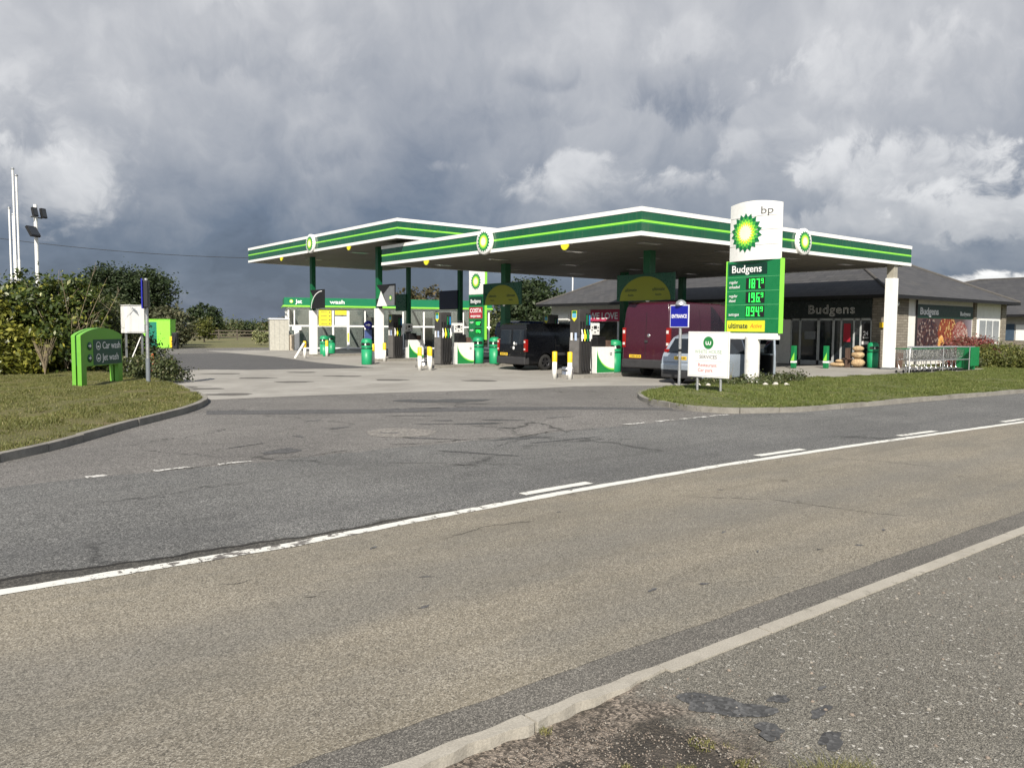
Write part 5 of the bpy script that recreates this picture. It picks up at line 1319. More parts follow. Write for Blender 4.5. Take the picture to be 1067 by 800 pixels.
MB().box(.045, .055, 1.75, 2.1, 1.2, 2.1).build('red_poster', m_red, shop); MB().box(.045, .055, 3.6, 4.2, 1.3, 1.7).build('white_poster', m_grey, shop)
# fascia letters: white outline, dark fill
mo = axes((-.066, 4.0, 2.6), (0, -1, 0), (0, 0, 1))
text('lettering_outline', 'Budgens', .62, M('outline_white', (.85, .85, .82), .5), shop, mo, 2.45, off=.006, spacing=1.1)
text('lettering_fill', 'Budgens', .62, m_black, shop, mo @ Matrix.Translation((.0, 0, .006)), 2.42, off=-.012, spacing=1.1)
bn = W_(-.06, -.0, 16.4, 20.0, 2.25, 3.02, M('banner_pink', (.45, .03, .09), .6), 'banner')
text('lettering', 'WE LOVE', .6, m_txt, bn, axes((-.064, 19.9, 2.4), (0, -1, 0), (0, 0, 1)), 2.6, off=.012)
W_(-.05, -.0, 22.0, 23.4, 2.35, 2.75, m_white, 'white_board')
# roof: hip
ov = .75
def hip(x0, x1, y0, y1, z, slope, mat_, par, name='roof', th=.14):
    w_ = min(x1-x0, y1-y0)/2; h = w_*slope
    if (y1-y0) > (x1-x0): r0 = ((x0+x1)/2, y0+w_, z+h); r1 = ((x0+x1)/2, y1-w_, z+h)
    else: r0 = (x0+w_, (y0+y1)/2, z+h); r1 = (x1-w_, (y0+y1)/2, z+h)
    c = [(x0, y0, z), (x1, y0, z), (x1, y1, z), (x0, y1, z)]
    b = MB()
    if (y1-y0) > (x1-x0): b.add(c+[r0, r1], [(0, 1, 4), (1, 2, 5, 4), (2, 3, 5), (3, 0, 4, 5), (3, 2, 1, 0)])
    else: b.add(c+[r0, r1], [(0, 1, 5, 4), (1, 2, 5), (2, 3, 4, 5), (3, 0, 4), (3, 2, 1, 0)])
    o = b.build(name, mat_, par)
    MB().box(x0-.03, x1+.03, y0-.03, y0-.002, z-.16, z+.01).box(x0-.03, x0-.002, y0-.002, y1, z-.16, z+.01).box(x1+.002, x1+.03, y0-.002, y1, z-.16, z+.01).build('fascia_gutter', m_black, par)
    rd = MB(); 
    e = ((c[0], r0), (c[1], r0 if (y1-y0) > (x1-x0) else r1), (c[3], r1 if (y1-y0) > (x1-x0) else r0), (c[2], r1), (r0, r1))
    for a, d in e: rd.tube([Vector(a)+Vector((0, 0, .02)), Vector(d)+Vector((0, 0, .02))], .075, 8)
    rd.build('ridge_tiles', M('ridge_tile', (.075, .07, .065), .8, var=.2), o)
    MB().box(x0, x1, y0, y1, z-.02, z-.003).build('soffit', m_black, par)
    return o
hip(-ov, WD+.06, -.65, DP+.8, EZ+.02, .5, m_slate, shop)
MB().box(-.11, .0, .05, .25, 1.9, 2.15).build('alarm_box', m_yellow, shop, bevel=.01)
lt_ = MB().lathe([(0, .1), (.1, .08), (.14, 0)], n=18, mat=axes((.75, -.12, 3.05), (1, 0, .3), (0, .3, 1))); lt_.build('floodlight', m_white, shop)
MB().tube([(.75, -.02, 2.9), (.75, -.12, 3.05)], .03, 8).build('floodlight_arm', m_black, shop)
MB().bc((.5, -.1, 2.72), (.1, .25, .1)).build('camera', m_black, shop)
pl_ = thing('planter_tub', 'tapered dark brown tub against the stone wall', 'planter', (19.55, .95, .0))
MB().lathe([(.0, 0), (.17, 0), (.25, .72), (.22, .72), (.2, .6), (0, .6)], n=4, smooth=False).build('tub', m_guard, pl_)
# second building
hb = thing('neighbour_building', 'low stone building with a slate roof right of the shop', 'building', (43, -6, 0))
MB().box(0, 19, 0, 26, 0, 1.25).build('stone_base', m_stone, hb); MB().box(.02, 18.98, .02, 25.98, 1.25, 2.95).build('wall', M('grey_render', (.36, .35, .33), .8), hb)
MB().box(-.03, .02, 10.25, 11.5, 1.2, 2.35).build('window', M('blue_grey_glass', (.06, .09, .13), .1), hb)
MB().box(-.03, .02, 6.5, 10.15, 1.2, 2.3).build('white_panel', m_white, hb)
hip(-.8, 19.8, -.8, 26.8, 3.0, .30, m_slate, hb)
# ------------------------------------------------------------------ things at the shop door
def wrap_post(label, s, t):
    p = thing('promotion_bollard', label, 'bollard', (s, t, .01), 0, 'printed bollards at the shop door')
    MB().box(-.1, .1, -.1, .1, 0, .25).build('base', m_green, p, bevel=.02); MB().box(-.102, .102, -.102, .102, .25, .34).build('white_band', m_white, p)
    MB().box(-.1, .1, -.1, .1, .34, 1.05).build('body', m_green, p, bevel=.02)
    MB().prism([(-.09, .36), (.09, .36), (.09, .75)], 0, .004, 0, FACE_S(-.102, 0, 0)).build('yellow_wedge', m_lime, p)
wrap_post('green printed bollard at the middle of the shop doors', 15.31, 2.3); wrap_post('green printed bollard at the left of the shop front', 14.05, 3.2)
def sack(label, s, t, z, sc, rz):
    g = random.Random(int(s*100+z*10)); b = MB(); n = 14; P_ = []
    for i in range(9):
        f = i/8; rr = .5*(math.sin(PI*min(1, max(0, f)))**.35) if 0 < f < 1 else .12
        for k in range(n):
            a = 2*PI*k/n; c_, s_ = math.cos(a), math.sin(a); e = lambda v: math.copysign(abs(v)**.6, v)
            P_.append(((e(c_)*rr+g.uniform(-.02, .02))*sc[0], (e(s_)*rr+g.uniform(-.02, .02))*sc[1], f*sc[2]))
    b.add(P_, [(i*n+k, i*n+(k+1) % n, (i+1)*n+(k+1) % n, (i+1)*n+k) for i in range(8) for k in range(n)]+[list(range(n))[::-1], list(range(8*n, 9*n))], 0, True)
    return tag(b.build('log_sack', m_log, None, loc=(s, t, z), rotz=rz), label, 'log sack', 'sacks of logs by the shop door')
sack('lower sack of logs left of the green bin', 17.55, 1.95, .02, (.5, .62, .42), .2); sack('middle sack of logs left of the green bin', 17.57, 1.97, .43, (.46, .58, .36), -.1)
sack('topmost sack of logs left of the green bin', 17.52, 1.93, .78, (.42, .5, .28), .3)
sack('flat sack of logs lying before the open door', 17.2, 2.75, .02, (.5, .8, .22), .1); sack('small white topped sack on the flat one', 17.15, 2.65, .23, (.35, .4, .16), .5)
rk = thing('log_rack', 'thin dark rack standing between the log sacks and the door', 'rack', (17.15, 2.25, 0))
for a in (-.12, .12): MB().box(a-.03, a+.03, -.05, .05, 0, .95).build('upright', m_guard, rk)
MB().box(-.15, .15, -.2, .2, .4, .45).build('shelf', m_guard, rk)
# ------------------------------------------------------------------ trolleys
def trolley():
    t = thing('shopping_trolley', 'x', 'shopping trolley', (0, 0, 0), 0, 'nested shopping trolleys')
    b = MB(); r = .006
    def L(a, c, rr=r): b.tube([a, c], rr, 5, 0, False)
    # basket: rear (x=0) tall and wide, front narrow
    def c4(f): # f 0 rear..1 front
        w_ = .27-.07*f; return [(f*.8, -w_, .55+.12*f), (f*.8, w_, .55+.12*f), (f*.8, w_+.03, .98-.02*f), (f*.8, -w_-.03, .98-.02*f)]
    for k in range(9):
        a, c_, d, e = c4(k/8)
        L(a, e); L(c_, d); L(a, c_)
    for k in range(6):
        f = k/5
        for (i, j) in ((0, 3), (1, 2)):
            p0 = Vector(c4(0)[i]).lerp(Vector(c4(0)[j]), f); p1 = Vector(c4(1)[i]).lerp(Vector(c4(1)[j]), f); L(p0, p1, .009 if k in (0, 5) else r)
    for k in range(6):
        f = k/5; a, c_, d, e = c4(1); L(Vector(a).lerp(Vector(c_), f), Vector(e).lerp(Vector(d), f))
    L(c4(1)[3], c4(1)[2], .009)
    b.build('basket', m_chrome, t)
    f = MB()
    for sg in (-1, 1):
        f.tube([(-.12, sg*.27, 1.03), (0, sg*.29, .98), (.02, sg*.27, .55), (.15, sg*.24, .2), (-.02, sg*.26, .13)], .013, 7)
        f.tube([(.15, sg*.24, .2), (.85, sg*.17, .14)], .013, 7)
    f.build('frame', m_chrome, t)
    MB().tube([(-.12, -.29, 1.03), (-.12, .29, 1.03)], .018, 8).build('handle', m_green, t)
    for x_, y_ in ((-.02, -.26), (-.02, .26), (.85, -.17), (.85, .17)):
        MB().tube([(x_, y_-.015, .065), (x_, y_+.015, .065)], .062, 12).build('wheel', m_black, t)
    return t
tr0 = trolley(); tr0['label'] = 'shopping trolley at the open left end of the nested row'; tr0.location = (14.05, -1.9, .01); tr0.rotation_euler = (0, 0, R(-6))
for k, lb in enumerate(('second trolley from the open end of the bay', 'third trolley from the open end of the bay', 'fourth trolley from the open end of the bay', 'fifth trolley from the open end of the bay', 'sixth trolley from the open end of the bay', 'seventh trolley from the open end of the bay', 'eighth trolley from the open end of the bay', 'ninth trolley from the open end of the bay', 'last trolley, against the green end panel')):
    dup(tr0, lb, (14.5+.345*k+(.3 if k > 4 else 0), -1.89-.105*(.6+.37*k)+rnd.uniform(-.03, .03), .01), R(-6)+rnd.uniform(-.03, .03))
by = thing('trolley_bay', 'galvanised trolley bay with a green end panel on the lawn edge', 'trolley bay', (13.95, -2.22, 0), R(-6))
for y_ in (0, .75):
    xs_ = 1.0 if y_ else 0
    b = MB(); b.tube([(xs_, y_, 0), (xs_, y_, 1.0), (xs_+.1, y_, 1.1), (5.0, y_, 1.1)], .028, 8); b.tube([(xs_, y_, .55), (5.0, y_, .55)], .022, 8)
    for x_ in (2.5, 4.6): b.tube([(x_, y_, 0), (x_, y_, 1.1)], .022, 8)
    b.build('side_rail', m_galv, by)
MB().box(5.0, 5.05, -.03, .8, .1, 1.12).build('green_end_panel', m_green, by, bevel=.01)
MB().box(4.62, 5.3, -.06, -.03, .25, 1.1).build('side_sign', m_green, by)
# ------------------------------------------------------------------ vehicles
def body_mesh(prof, wfun, zc, xc, name, mat_, par, bevel=.05):
    bm = bmesh.new(); f = bm.faces.new([bm.verts.new((x, 0, z)) for x, z in prof])
    for z in zc: bmesh.ops.bisect_plane(bm, geom=bm.faces[:]+bm.edges[:]+bm.verts[:], plane_co=(0, 0, z), plane_no=(0, 0, 1))
    for x in xc: bmesh.ops.bisect_plane(bm, geom=bm.faces[:]+bm.edges[:]+bm.verts[:], plane_co=(x, 0, 0), plane_no=(1, 0, 0))
    bmesh.ops.remove_doubles(bm, verts=bm.verts[:], dist=.002)
    bm.verts.ensure_lookup_table(); bm.verts.index_update()
    n = len(bm.verts); v1 = [(v.co.x, -wfun(v.co.x, v.co.z), v.co.z) for v in bm.verts]; v2 = [(v.co.x, wfun(v.co.x, v.co.z), v.co.z) for v in bm.verts]
    F = []
    for f in bm.faces:
        f.normal_update(); ids = [v.index for v in f.verts]
        if f.normal.y > 0: ids = ids[::-1]
        F.append(ids); F.append([n+i for i in ids[::-1]])
    for e in bm.edges:
        if e.is_boundary:
            a, b = e.verts[0].index, e.verts[1].index; fc = e.link_faces[0]; ids = [v.index for v in fc.verts]
            if fc.normal.y > 0: ids = ids[::-1]
            i = ids.index(a)
            if ids[(i+1) % len(ids)] == b: a, b = b, a
            F.append([a, b, n+b, n+a])
    bm.free(); m = MB(); m.add(v1+v2, F, 0, False)
    o = m.build(name, mat_, par, bevel=bevel, seg=3)
    o.modifiers['bevel'].angle_limit = R(28)
    for p in o.data.polygons: p.use_smooth = True
    o.data.set_sharp_from_angle(angle=R(50)) if hasattr(o.data, 'set_sharp_from_angle') else None
    return o
def side_patch(poly, wfun, off, name, mat_, par, zc=(), xc=(), sides=(-1, 1), th=.02):
    out = []
    for sg in sides:
        bm = bmesh.new(); bm.faces.new([bm.verts.new((x, 0, z)) for x, z in poly])
        for z in zc: bmesh.ops.bisect_plane(bm, geom=bm.faces[:]+bm.edges[:]+bm.verts[:], plane_co=(0, 0, z), plane_no=(0, 0, 1))
        for x in xc: bmesh.ops.bisect_plane(bm, geom=bm.faces[:]+bm.edges[:]+bm.verts[:], plane_co=(x, 0, 0), plane_no=(1, 0, 0))
        for v in bm.verts: v.co.y = sg*(wfun(v.co.x, v.co.z)+off)
        r = bmesh.ops.extrude_face_region(bm, geom=bm.faces[:])
        for v in r['geom']:
            if isinstance(v, bmesh.types.BMVert): v.co.y -= sg*th
        bmesh.ops.recalc_face_normals(bm, faces=bm.faces[:])
        me = bpy.data.meshes.new(name); bm.to_mesh(me); bm.free(); me.materials.append(mat_)
        o = bpy.data.objects.new(name, me); C.objects.link(o); o.parent = par; out.append(o)
    return out
def end_patch(poly, xf, off, name, mat_, par, zc=(), th=.02, sgn=-1):
    """polygon in (y,z) on the rear (sgn -1) or front (+1) surface x=xf(z)"""
    bm = bmesh.new(); bm.faces.new([bm.verts.new((0, y, z)) for y, z in poly])
    for z in zc: bmesh.ops.bisect_plane(bm, geom=bm.faces[:]+bm.edges[:]+bm.verts[:], plane_co=(0, 0, z), plane_no=(0, 0, 1))
    for v in bm.verts: v.co.x = xf(v.co.z)+sgn*off
    r = bmesh.ops.extrude_face_region(bm, geom=bm.faces[:])
    for v in r['geom']:
        if isinstance(v, bmesh.types.BMVert): v.co.x -= sgn*th
    bmesh.ops.recalc_face_normals(bm, faces=bm.faces[:])
    me = bpy.data.meshes.new(name); bm.to_mesh(me); bm.free(); me.materials.append(mat_)
    o = bpy.data.objects.new(name, me); C.objects.link(o); o.parent = par; return o
def interp(pts):
    def f(z):
        if z <= pts[0][0]: return pts[0][1]
        for (a, b), (c, d) in zip(pts, pts[1:]):
            if z <= c: return b+(d-b)*(z-a)/(c-a)
        return pts[-1][1]
    return f
def arch(cx, r, zb, n=12):   # from rear to front over the wheel
    return [(cx-r*math.cos(PI*i/n), max(zb, .0)+0*r+math.sin(PI*i/n)*(r)+(.33-zb)*math.sin(PI*i/n)) for i in range(n+1)]
def wheel(par, x, y, r, rim, spokes=5, w_=.22):
    o = MB(); sg = 1 if y > 0 else -1
    m = axes((x, y, r), (1, 0, 0), (0, 0, 1)) if sg < 0 else axes((x, y, r), (-1, 0, 0), (0, 0, 1))
    o.lathe([(r*.62, .0), (r*.9, .01), (r, -.03), (r, -w_+.03), (r*.9, -w_), (r*.5, -w_)], n=32, mat=m)
    t = o.build('wheel', m_tyre, par)
    b = MB(); b.lathe([(0, -.03), (r*.12, -.02), (r*.14, -.05)], n=16, mat=m); b.lathe([(r*.56, -.06), (r*.58, -.005), (r*.63, .002), (r*.63, -.06)], n=32, mat=m)
    for k in range(spokes):
        a = 2*PI*k/spokes+.3; mm = m @ Matrix.Rotation(a, 4, 'Z')
        b.box(r*.08, r*.6, -.022*r/.33*1.6, .022*r/.33*1.6, -.045, -.02, 0, mm)
    b.lathe([(0, -.09), (r*.6, -.09)], n=24, mat=m, mi=1)
    b.build('rim', [rim, m_black], t)
    return t
def plate(par, x, y, z, wd=.5, h=.11):
    o = MB().box(x-.012, x, y-wd/2, y+wd/2, z, z+h).build('number_plate', m_plate, par)
    c = MB(); yy = y+wd/2-.05
    for k in range(7):
        c.box(x-.0145, x-.0125, yy-.045, yy-.012, z+.025, z+h-.025); yy -= .058 if k != 3 else .075
    c.build('plate_characters', m_txtd, o); return o
def big_van(label, loc, rz, paint, L, W, H, high=True, rim=m_rim, z0=.28, kind='panel_van', glazed_rear=False, r=.35, lamps='tall'):
    v = thing(kind, label, 'van', loc, rz)     # origin: rear right corner; +x forward, +y left
    hw = W/2
    wf = lambda x, z: hw*(interp([(z0, .96), (z0+.25, 1.0), (H*.5, 1.0), (H*.72, .975), (H*.9, .92), (H, .83)])(z))*interp([(0, .985), (.25, 1.0), (L-1.2, 1.0), (L-.5, .95), (L, .80)])(x)
    rear = interp([(z0, .04), (z0+.3, .0), (H*.5, .02), (H*.85, .07), (H, .18)])
    rw, fw_ = L*.225, L*.80
    pr = [(rear(z0), z0)]+[(x, z) for x, z in arch(rw, r*1.22, z0)]+[(x, z) for x, z in arch(fw_, r*1.22, z0)]
    pr += [(L-.06, z0), (L, z0+.35), (L-.02, .95), (L-.25, 1.12), (L-.95, 1.32), (L-1.75, H-.22), (L-2.1, H-.05), (L-2.7, H), (.35, H), (.14, H-.06), (rear(H*.85), H*.85), (rear(H*.5), H*.5), (rear(z0+.3), z0+.3)]
    P0 = thing_off = Matrix.Translation((0, hw, 0))
    zc = (z0+.25, H*.5, H*.72, H*.9); xc = (.25, L-1.2, L-.5)
    body = body_mesh(pr, wf, zc, xc, 'body', paint, v, .045); 
    parts = [body]
    mw = M('matt_trim', (.03, .03, .032), .6)
    # bumper, side strip
    MB().box(-.06, .22, -hw*.98, hw*.98, z0-.04, z0+.27).build('bumper', mw, v, bevel=.04)
    for o in side_patch([(rw+r*1.5, z0+.33), (fw_-r*1.5, z0+.33), (fw_-r*1.5, z0+.45), (rw+r*1.5, z0+.45)], wf, .012, 'side_moulding', mw, v): pass
    # wheel arches liners and wheels
    for x in (rw, fw_):
        MB().box(x-r*1.2, x+r*1.2, -hw*.7, hw*.7, z0, z0+r*1.55).build('wheel_well', m_black, v)
        for sg in (-1, 1): wheel(v, x, sg*(hw-.03), r, rim)
    MB().box(.3, L-.3, -hw*.8, hw*.8, z0-.08, z0+.03).build('underbody', m_black, v)
    # door seams
    sm = M('seam_black', (.004, .004, .004), .7)
    xf = rear
    end_patch([(-.008, z0+.3), (.008, z0+.3), (.008, H-.12), (-.008, H-.12)], xf, .0025, 'door_seam', sm, v, (H*.5, H*.85), .01)
    end_patch([(-hw*.9, H-.13), (hw*.86, H-.13), (hw*.86, H-.118), (-hw*.9, H-.118)], xf, .004, 'door_seam', sm, v, (), .01)
    for (a, c) in ((L*.33, L*.33+.012), (L*.56, L*.56+.012), (L*.715, L*.715+.012)):
        side_patch([(a, z0+.1 if a > L*.4 else z0+.45), (c, z0+.1 if a > L*.4 else z0+.45), (c, H*.9), (a, H*.9)], wf, .002, 'panel_seam', sm, v, zc, (), (-1, 1), .01)
    side_patch([(L*.33, H*.52), (L*.7, H*.52), (L*.7, H*.535), (L*.33, H*.535)], wf, .003, 'door_track', sm, v)
    # cab glass
    side_patch([(L*.725, H*.5), (L-1.05, H*.5), (L-1.2, H*.55), (L-1.85, H*.84), (L*.725, H*.85)], wf, .006, 'cab_window', m_glass, v, (H*.72,), (L-1.2,))
    m_ = MB(); ang = [(L-.98, 1.36), (L-1.72, H-.26)]
    m_.add([(ang[0][0]+.02, -hw*.8, ang[0][1]), (ang[0][0]+.02, hw*.8, ang[0][1]), (ang[1][0]+.02, hw*.74, ang[1][1]), (ang[1][0]+.02, -hw*.74, ang[1][1])], [(0, 1, 2, 3)]); m_.build('windscreen', m_glass, v)
    for sg in (-1, 1):
        MB().box(L-1.35, L-1.15, sg*hw+(-.28 if sg < 0 else .03), sg*hw+(-.03 if sg < 0 else .28), 1.35, 1.72).build('door_mirror', mw, v, bevel=.05)
        # tail lamps wrap the rear corner
        if lamps == 'tall': za, zb = H*.40, H*.66
        else: za, zb = H*.36, H*.56
        y0 = sg*hw*.985
        lam = MB(); lam.box(xf(za)-.014, .13, min(y0+sg*.016, y0-sg*.13), max(y0+sg*.016, y0-sg*.13), za, zb)
        lo = lam.build('tail_lamp', m_lamp, v, bevel=.02)
        MB().box(xf(za)-.024, xf(za)-.01, min(y0-sg*.02, y0-sg*.11), max(y0-sg*.02, y0-sg*.11), za+(zb-za)*.72, za+(zb-za)*.88).box(xf(za)-.024, xf(za)-.01, min(y0-sg*.02, y0-sg*.11), max(y0-sg*.02, y0-sg*.11), za+(zb-za)*.14, za+(zb-za)*.27).build('lamp_lens', m_lampw, lo)
        MB().box(L-.35, L-.04, min(sg*hw*.62, sg*hw*.9), max(sg*hw*.62, sg*hw*.9), .85, 1.1).build('headlamp', m_lampw, v, bevel=.05)
    if glazed_rear:
        for a, c in ((-hw*.8, -.06), (.06, hw*.8)):
            end_patch([(a, H*.56), (c, H*.56), (c, H*.86), (a, H*.86)], xf, .006, 'rear_window', m_glass, v, (H*.85,), .02)
    plate(v, xf(z0+.35)-.004, hw*.42 if not glazed_rear else hw*.5, z0+.32)
    MB().box(xf(H*.45)-.035, xf(H*.45), -.1, .03, H*.47, H*.50).build('door_handle', mw, v, bevel=.008)
    MB().lathe([(0, .012), (.055, .01), (.065, 0)], n=18, mat=axes((xf(H*.56)-.004, -.12 if not glazed_rear else -.3, H*.56), (0, -1, 0), (0, 0, 1))).build('badge', m_chrome, v)
    # shift everything so that the empty sits at the rear right corner
    for ch in v.children: ch.location.y += hw
    return v
big_van('long high roofed maroon panel van at the front pumps', (2.1, .52, 0), R(8.5), m_maroon, 6.4, 2.0, 2.75, z0=.42)
bvn = big_van('black panel van with dark alloy wheels behind the bollards', (1.42, 7.6, 0), R(0), m_vblack, 4.95, 1.96, 1.98, rim=m_rimd, z0=.3, glazed_rear=True, r=.34)
for y_, z_, w_ in ((.78, 1.13, .12), (.82, .94, .13)):
    MB().lathe([(0, .008), (w_/2, .006), (w_/2+.008, 0)], n=18, mat=axes((.0, y_, z_), (0, -1, 0), (0, 0, 1))).build('round_sticker', m_white, bvn)
big_van('dark blue van parked beyond the green bins', (6.3, 14.2, 0), R(4), m_vblue, 5.0, 1.95, 2.15, z0=.3, glazed_rear=True, r=.34)

def mpv(label, loc, rz, paint, open_door=True):
    v = thing('estate_car', label, 'car', loc, rz); L, W, H, hw, z0, r = 4.35, 1.78, 1.66, .89, .22, .325
    wf = lambda x, z: hw*interp([(z0, .94), (.5, 1.0), (.95, .985), (1.3, .84), (H-.06, .70), (H, .62)])(z)*interp([(0, .90), (.35, .99), (1, 1.0), (L-1.2, 1.0), (L-.35, .93), (L, .74)])(x)
    rear = interp([(z0, .10), (.45, .0), (.78, .02), (.98, .1), (1.5, .42), (H, .75)])
    rw, fw_ = .86, L-.87
    pr = [(rear(z0), z0)]+arch(rw, r*1.16, z0)+arch(fw_, r*1.16, z0)+[(L-.12, z0), (L, .45), (L-.02, .68), (L-.22, .86), (L-1.0, 1.02), (L-1.75, 1.48), (L-2.2, 1.62), (L-2.9, H), (1.0, 1.64), (.6, 1.58), (.42, 1.5), (.1, .98), (.02, .78), (0, .45)]
    zc = (.5, .95, 1.3, H-.06); xc = (.35, 1, L-1.2, L-.35)
    body_mesh(pr, wf, zc, xc, 'body', paint, v, .04)
    mw = M('bumper_trim', (.03, .03, .032), .6); sm = M('seam_black2', (.004, .004, .004), .7)
    MB().box(-.05, .25, -hw*.88, hw*.88, z0-.03, .44).build('lower_bumper', mw, v, bevel=.05)
    bp2 = MB(); bp2.box(-.05, .2, -hw*.9, hw*.9, .442, .66); bp2.build('bumper', paint, v, bevel=.05)
    side_patch([(.62, 1.0), (1.35, .98), (1.35, 1.5), (.95, 1.5)], wf, .006, 'quarter_window', m_glass, v, (1.3,), (1,), (-1, 1))
    side_patch([(1.42, .98), (2.25, .97), (2.25, 1.53), (1.42, 1.53)], wf, .006, 'rear_door_window', m_glass, v, (1.3,))
    side_patch([(2.33, .97), (3.2, .98), (2.7, 1.42), (2.33, 1.5)], wf, .006, 'front_door_window', m_glass, v, (1.3,), (L-1.2,), (1,))
    for a, z_ in ((1.38, .35), (2.29, .3), (3.22, .3)): side_patch([(a, z_ if a > 1.4 else .65), (a+.012, z_ if a > 1.4 else .65), (a+.012, 1.0), (a, 1.0)], wf, .002, 'door_seam', sm, v, (.5, .95), (), (-1, 1), .01)
    end_patch([(-.66, 1.0), (.66, 1.0), (.56, 1.47), (-.56, 1.47)], rear, .008, 'rear_window', m_glass, v, (), .02)
    end_patch([(-.72, .70), (.72, .70), (.72, .712), (-.72, .712)], rear, .004, 'tailgate_seam', sm, v, (), .01)
    for sg in (-1, 1):
        MB().box(.12, .5, min(sg*.60, sg*.80), max(sg*.60, sg*.80), .78, 1.12).build('tail_lamp', m_lamp, v, bevel=.03)
        MB().box(L-.55, L-.13, min(sg*.45, sg*.74), max(sg*.45, sg*.74), .68, .86).build('headlamp', m_lampw, v, bevel=.04)
        MB().box(2.95, 3.1, min(sg*.9, sg*1.08), max(sg*.9, sg*1.08), 1.0, 1.14).build('door_mirror', paint, v, bevel=.03)
        MB().tube([(.75, sg*.58, 1.66), (2.2, sg*.6, 1.69)], .015, 8).build('roof_rail', m_black, v)
        for x in (rw, fw_): wheel(v, x, sg*(hw-.03), r, m_rim)
    for x in (rw, fw_): MB().box(x-r*1.1, x+r*1.1, -.66, .66, z0, z0+r*1.5).build('wheel_well', m_black, v)
    MB().box(.3, L-.3, -.7, .7, z0-.06, z0+.03).build('underbody', m_black, v)
    plate(v, -.004+rear(.8), .02, .79)
    if open_door:      # right front door stands open, hinged at the front
        d = MB(); op = R(62); hx, hy = 3.2, -.885
        mxo = Matrix.Translation((hx, hy, 0)) @ Matrix.Rotation(op, 4, 'Z')
        prof_ = [(-.9, .32), (0, .32), (0, .98), (-.42, 1.42), (-.84, 1.5), (-.9, .98)]
        vs = [(x, .0, z) for x, z in prof_]+[(x, .07, z) for x, z in prof_]; n = len(prof_)
        d.add(vs, [list(range(n)), [2*n-1-i for i in range(n)]]+[((i+1) % n, i, n+i, n+(i+1) % n) for i in range(n)], 0, False, mxo)
        do = d.build('open_door', paint, v, bevel=.02)
        MB().box(-.86, -.02, .07, .1, .36, .94, 0, mxo).build('door_lining', m_black, do)
        MB().add([(-.82, -.004, 1.0), (-.06, -.004, 1.0), (-.44, -.004, 1.38), (-.8, -.004, 1.44)], [(0, 1, 2, 3)], 0, False, mxo).add([(-.82, .074, 1.0), (-.06, .074, 1.0), (-.44, .074, 1.38), (-.8, .074, 1.44)], [(3, 2, 1, 0)], 0, False, mxo).build('door_glass', m_glass, do)
        side_patch([(2.33, .36), (3.18, .36), (3.18, 1.0), (2.72, 1.42), (2.33, 1.5)], wf, .004, 'door_opening', m_black, v, (.5, .95, 1.3), (), (-1,))
    for ch in v.children: ch.location.y += hw
    return v
mpv('pale silver blue car with its driver\'s door open behind the price sign', (.75, -2.0, 0), R(0), m_silver)
#mpv('dark red car parked beyond the silver car near the shop', (9.2, 1.3, 0), R(6), m_redcar, False)

# ------------------------------------------------------------------ camera
cam = bpy.data.objects.new('camera', bpy.data.cameras.new('camera')); C.objects.link(cam); S.camera = cam
p, ro, a = R(3.97), R(.457), R(38.3)
fw = Vector((0, math.cos(p), -math.sin(p))); up0 = Vector((0, math.sin(p), math.cos(p))); rt0 = Vector((1, 0, 0))
rt = rt0*math.cos(ro)+up0*math.sin(ro); up = up0*math.cos(ro)-rt0*math.sin(ro)
m = Matrix((rt, up, -fw)).transposed().to_4x4()
m = Matrix.Rotation(-a, 4, 'Z') @ m; m.translation = (CAMX, CAMY, 1.75)
cam.matrix_world = m
cam.data.sensor_width = 36; cam.data.lens = 830/1067*36; cam.data.clip_end = 4000; cam.data.clip_start = .05

# ------------------------------------------------------------------ light
AZ, EL = R(46), R(38)           # direction the sunlight travels (plan angle), elevation
d = Vector((math.cos(AZ)*math.cos(EL), math.sin(AZ)*math.cos(EL), -math.sin(EL)))
sun = bpy.data.objects.new('sun', bpy.data.lights.new('sun', 'SUN')); C.objects.link(sun)
sun.data.energy = 5.0; sun.data.angle = R(.5); sun.data.color = (1.0, .93, .82)
sun.rotation_euler = d.to_track_quat('-Z', 'Y').to_euler()
W = bpy.data.worlds.new('World'); S.world = W; W.use_nodes = True; t = NT(W.node_tree); W.node_tree.nodes.clear()
sky = t.n('ShaderNodeTexSky', sky_type='NISHITA'); sky.sun_disc = False; sky.sun_elevation = EL
pos = -d; sky.sun_rotation = math.atan2(pos.x, pos.y)
D = t.n('ShaderNodeTexCoord').outputs['Generated']
F = Vector((math.cos(A0), math.sin(A0), 0)); Rv = Vector((math.sin(A0), -math.cos(A0), 0))
def dot(v, w_):
    x = t.n('ShaderNodeVectorMath', operation='DOT_PRODUCT'); t.l(v, x.inputs[0]); x.inputs[1].default_value = w_; return x.outputs['Value']
az = t.math('ARCTAN2', dot(D, Rv), dot(D, F)); el = t.math('ARCSINE', dot(D, (0, 0, 1)))
cv = t.n('ShaderNodeCombineXYZ'); t.l(az, cv.inputs[0]); t.l(el, cv.inputs[1])
P2 = cv.outputs[0]
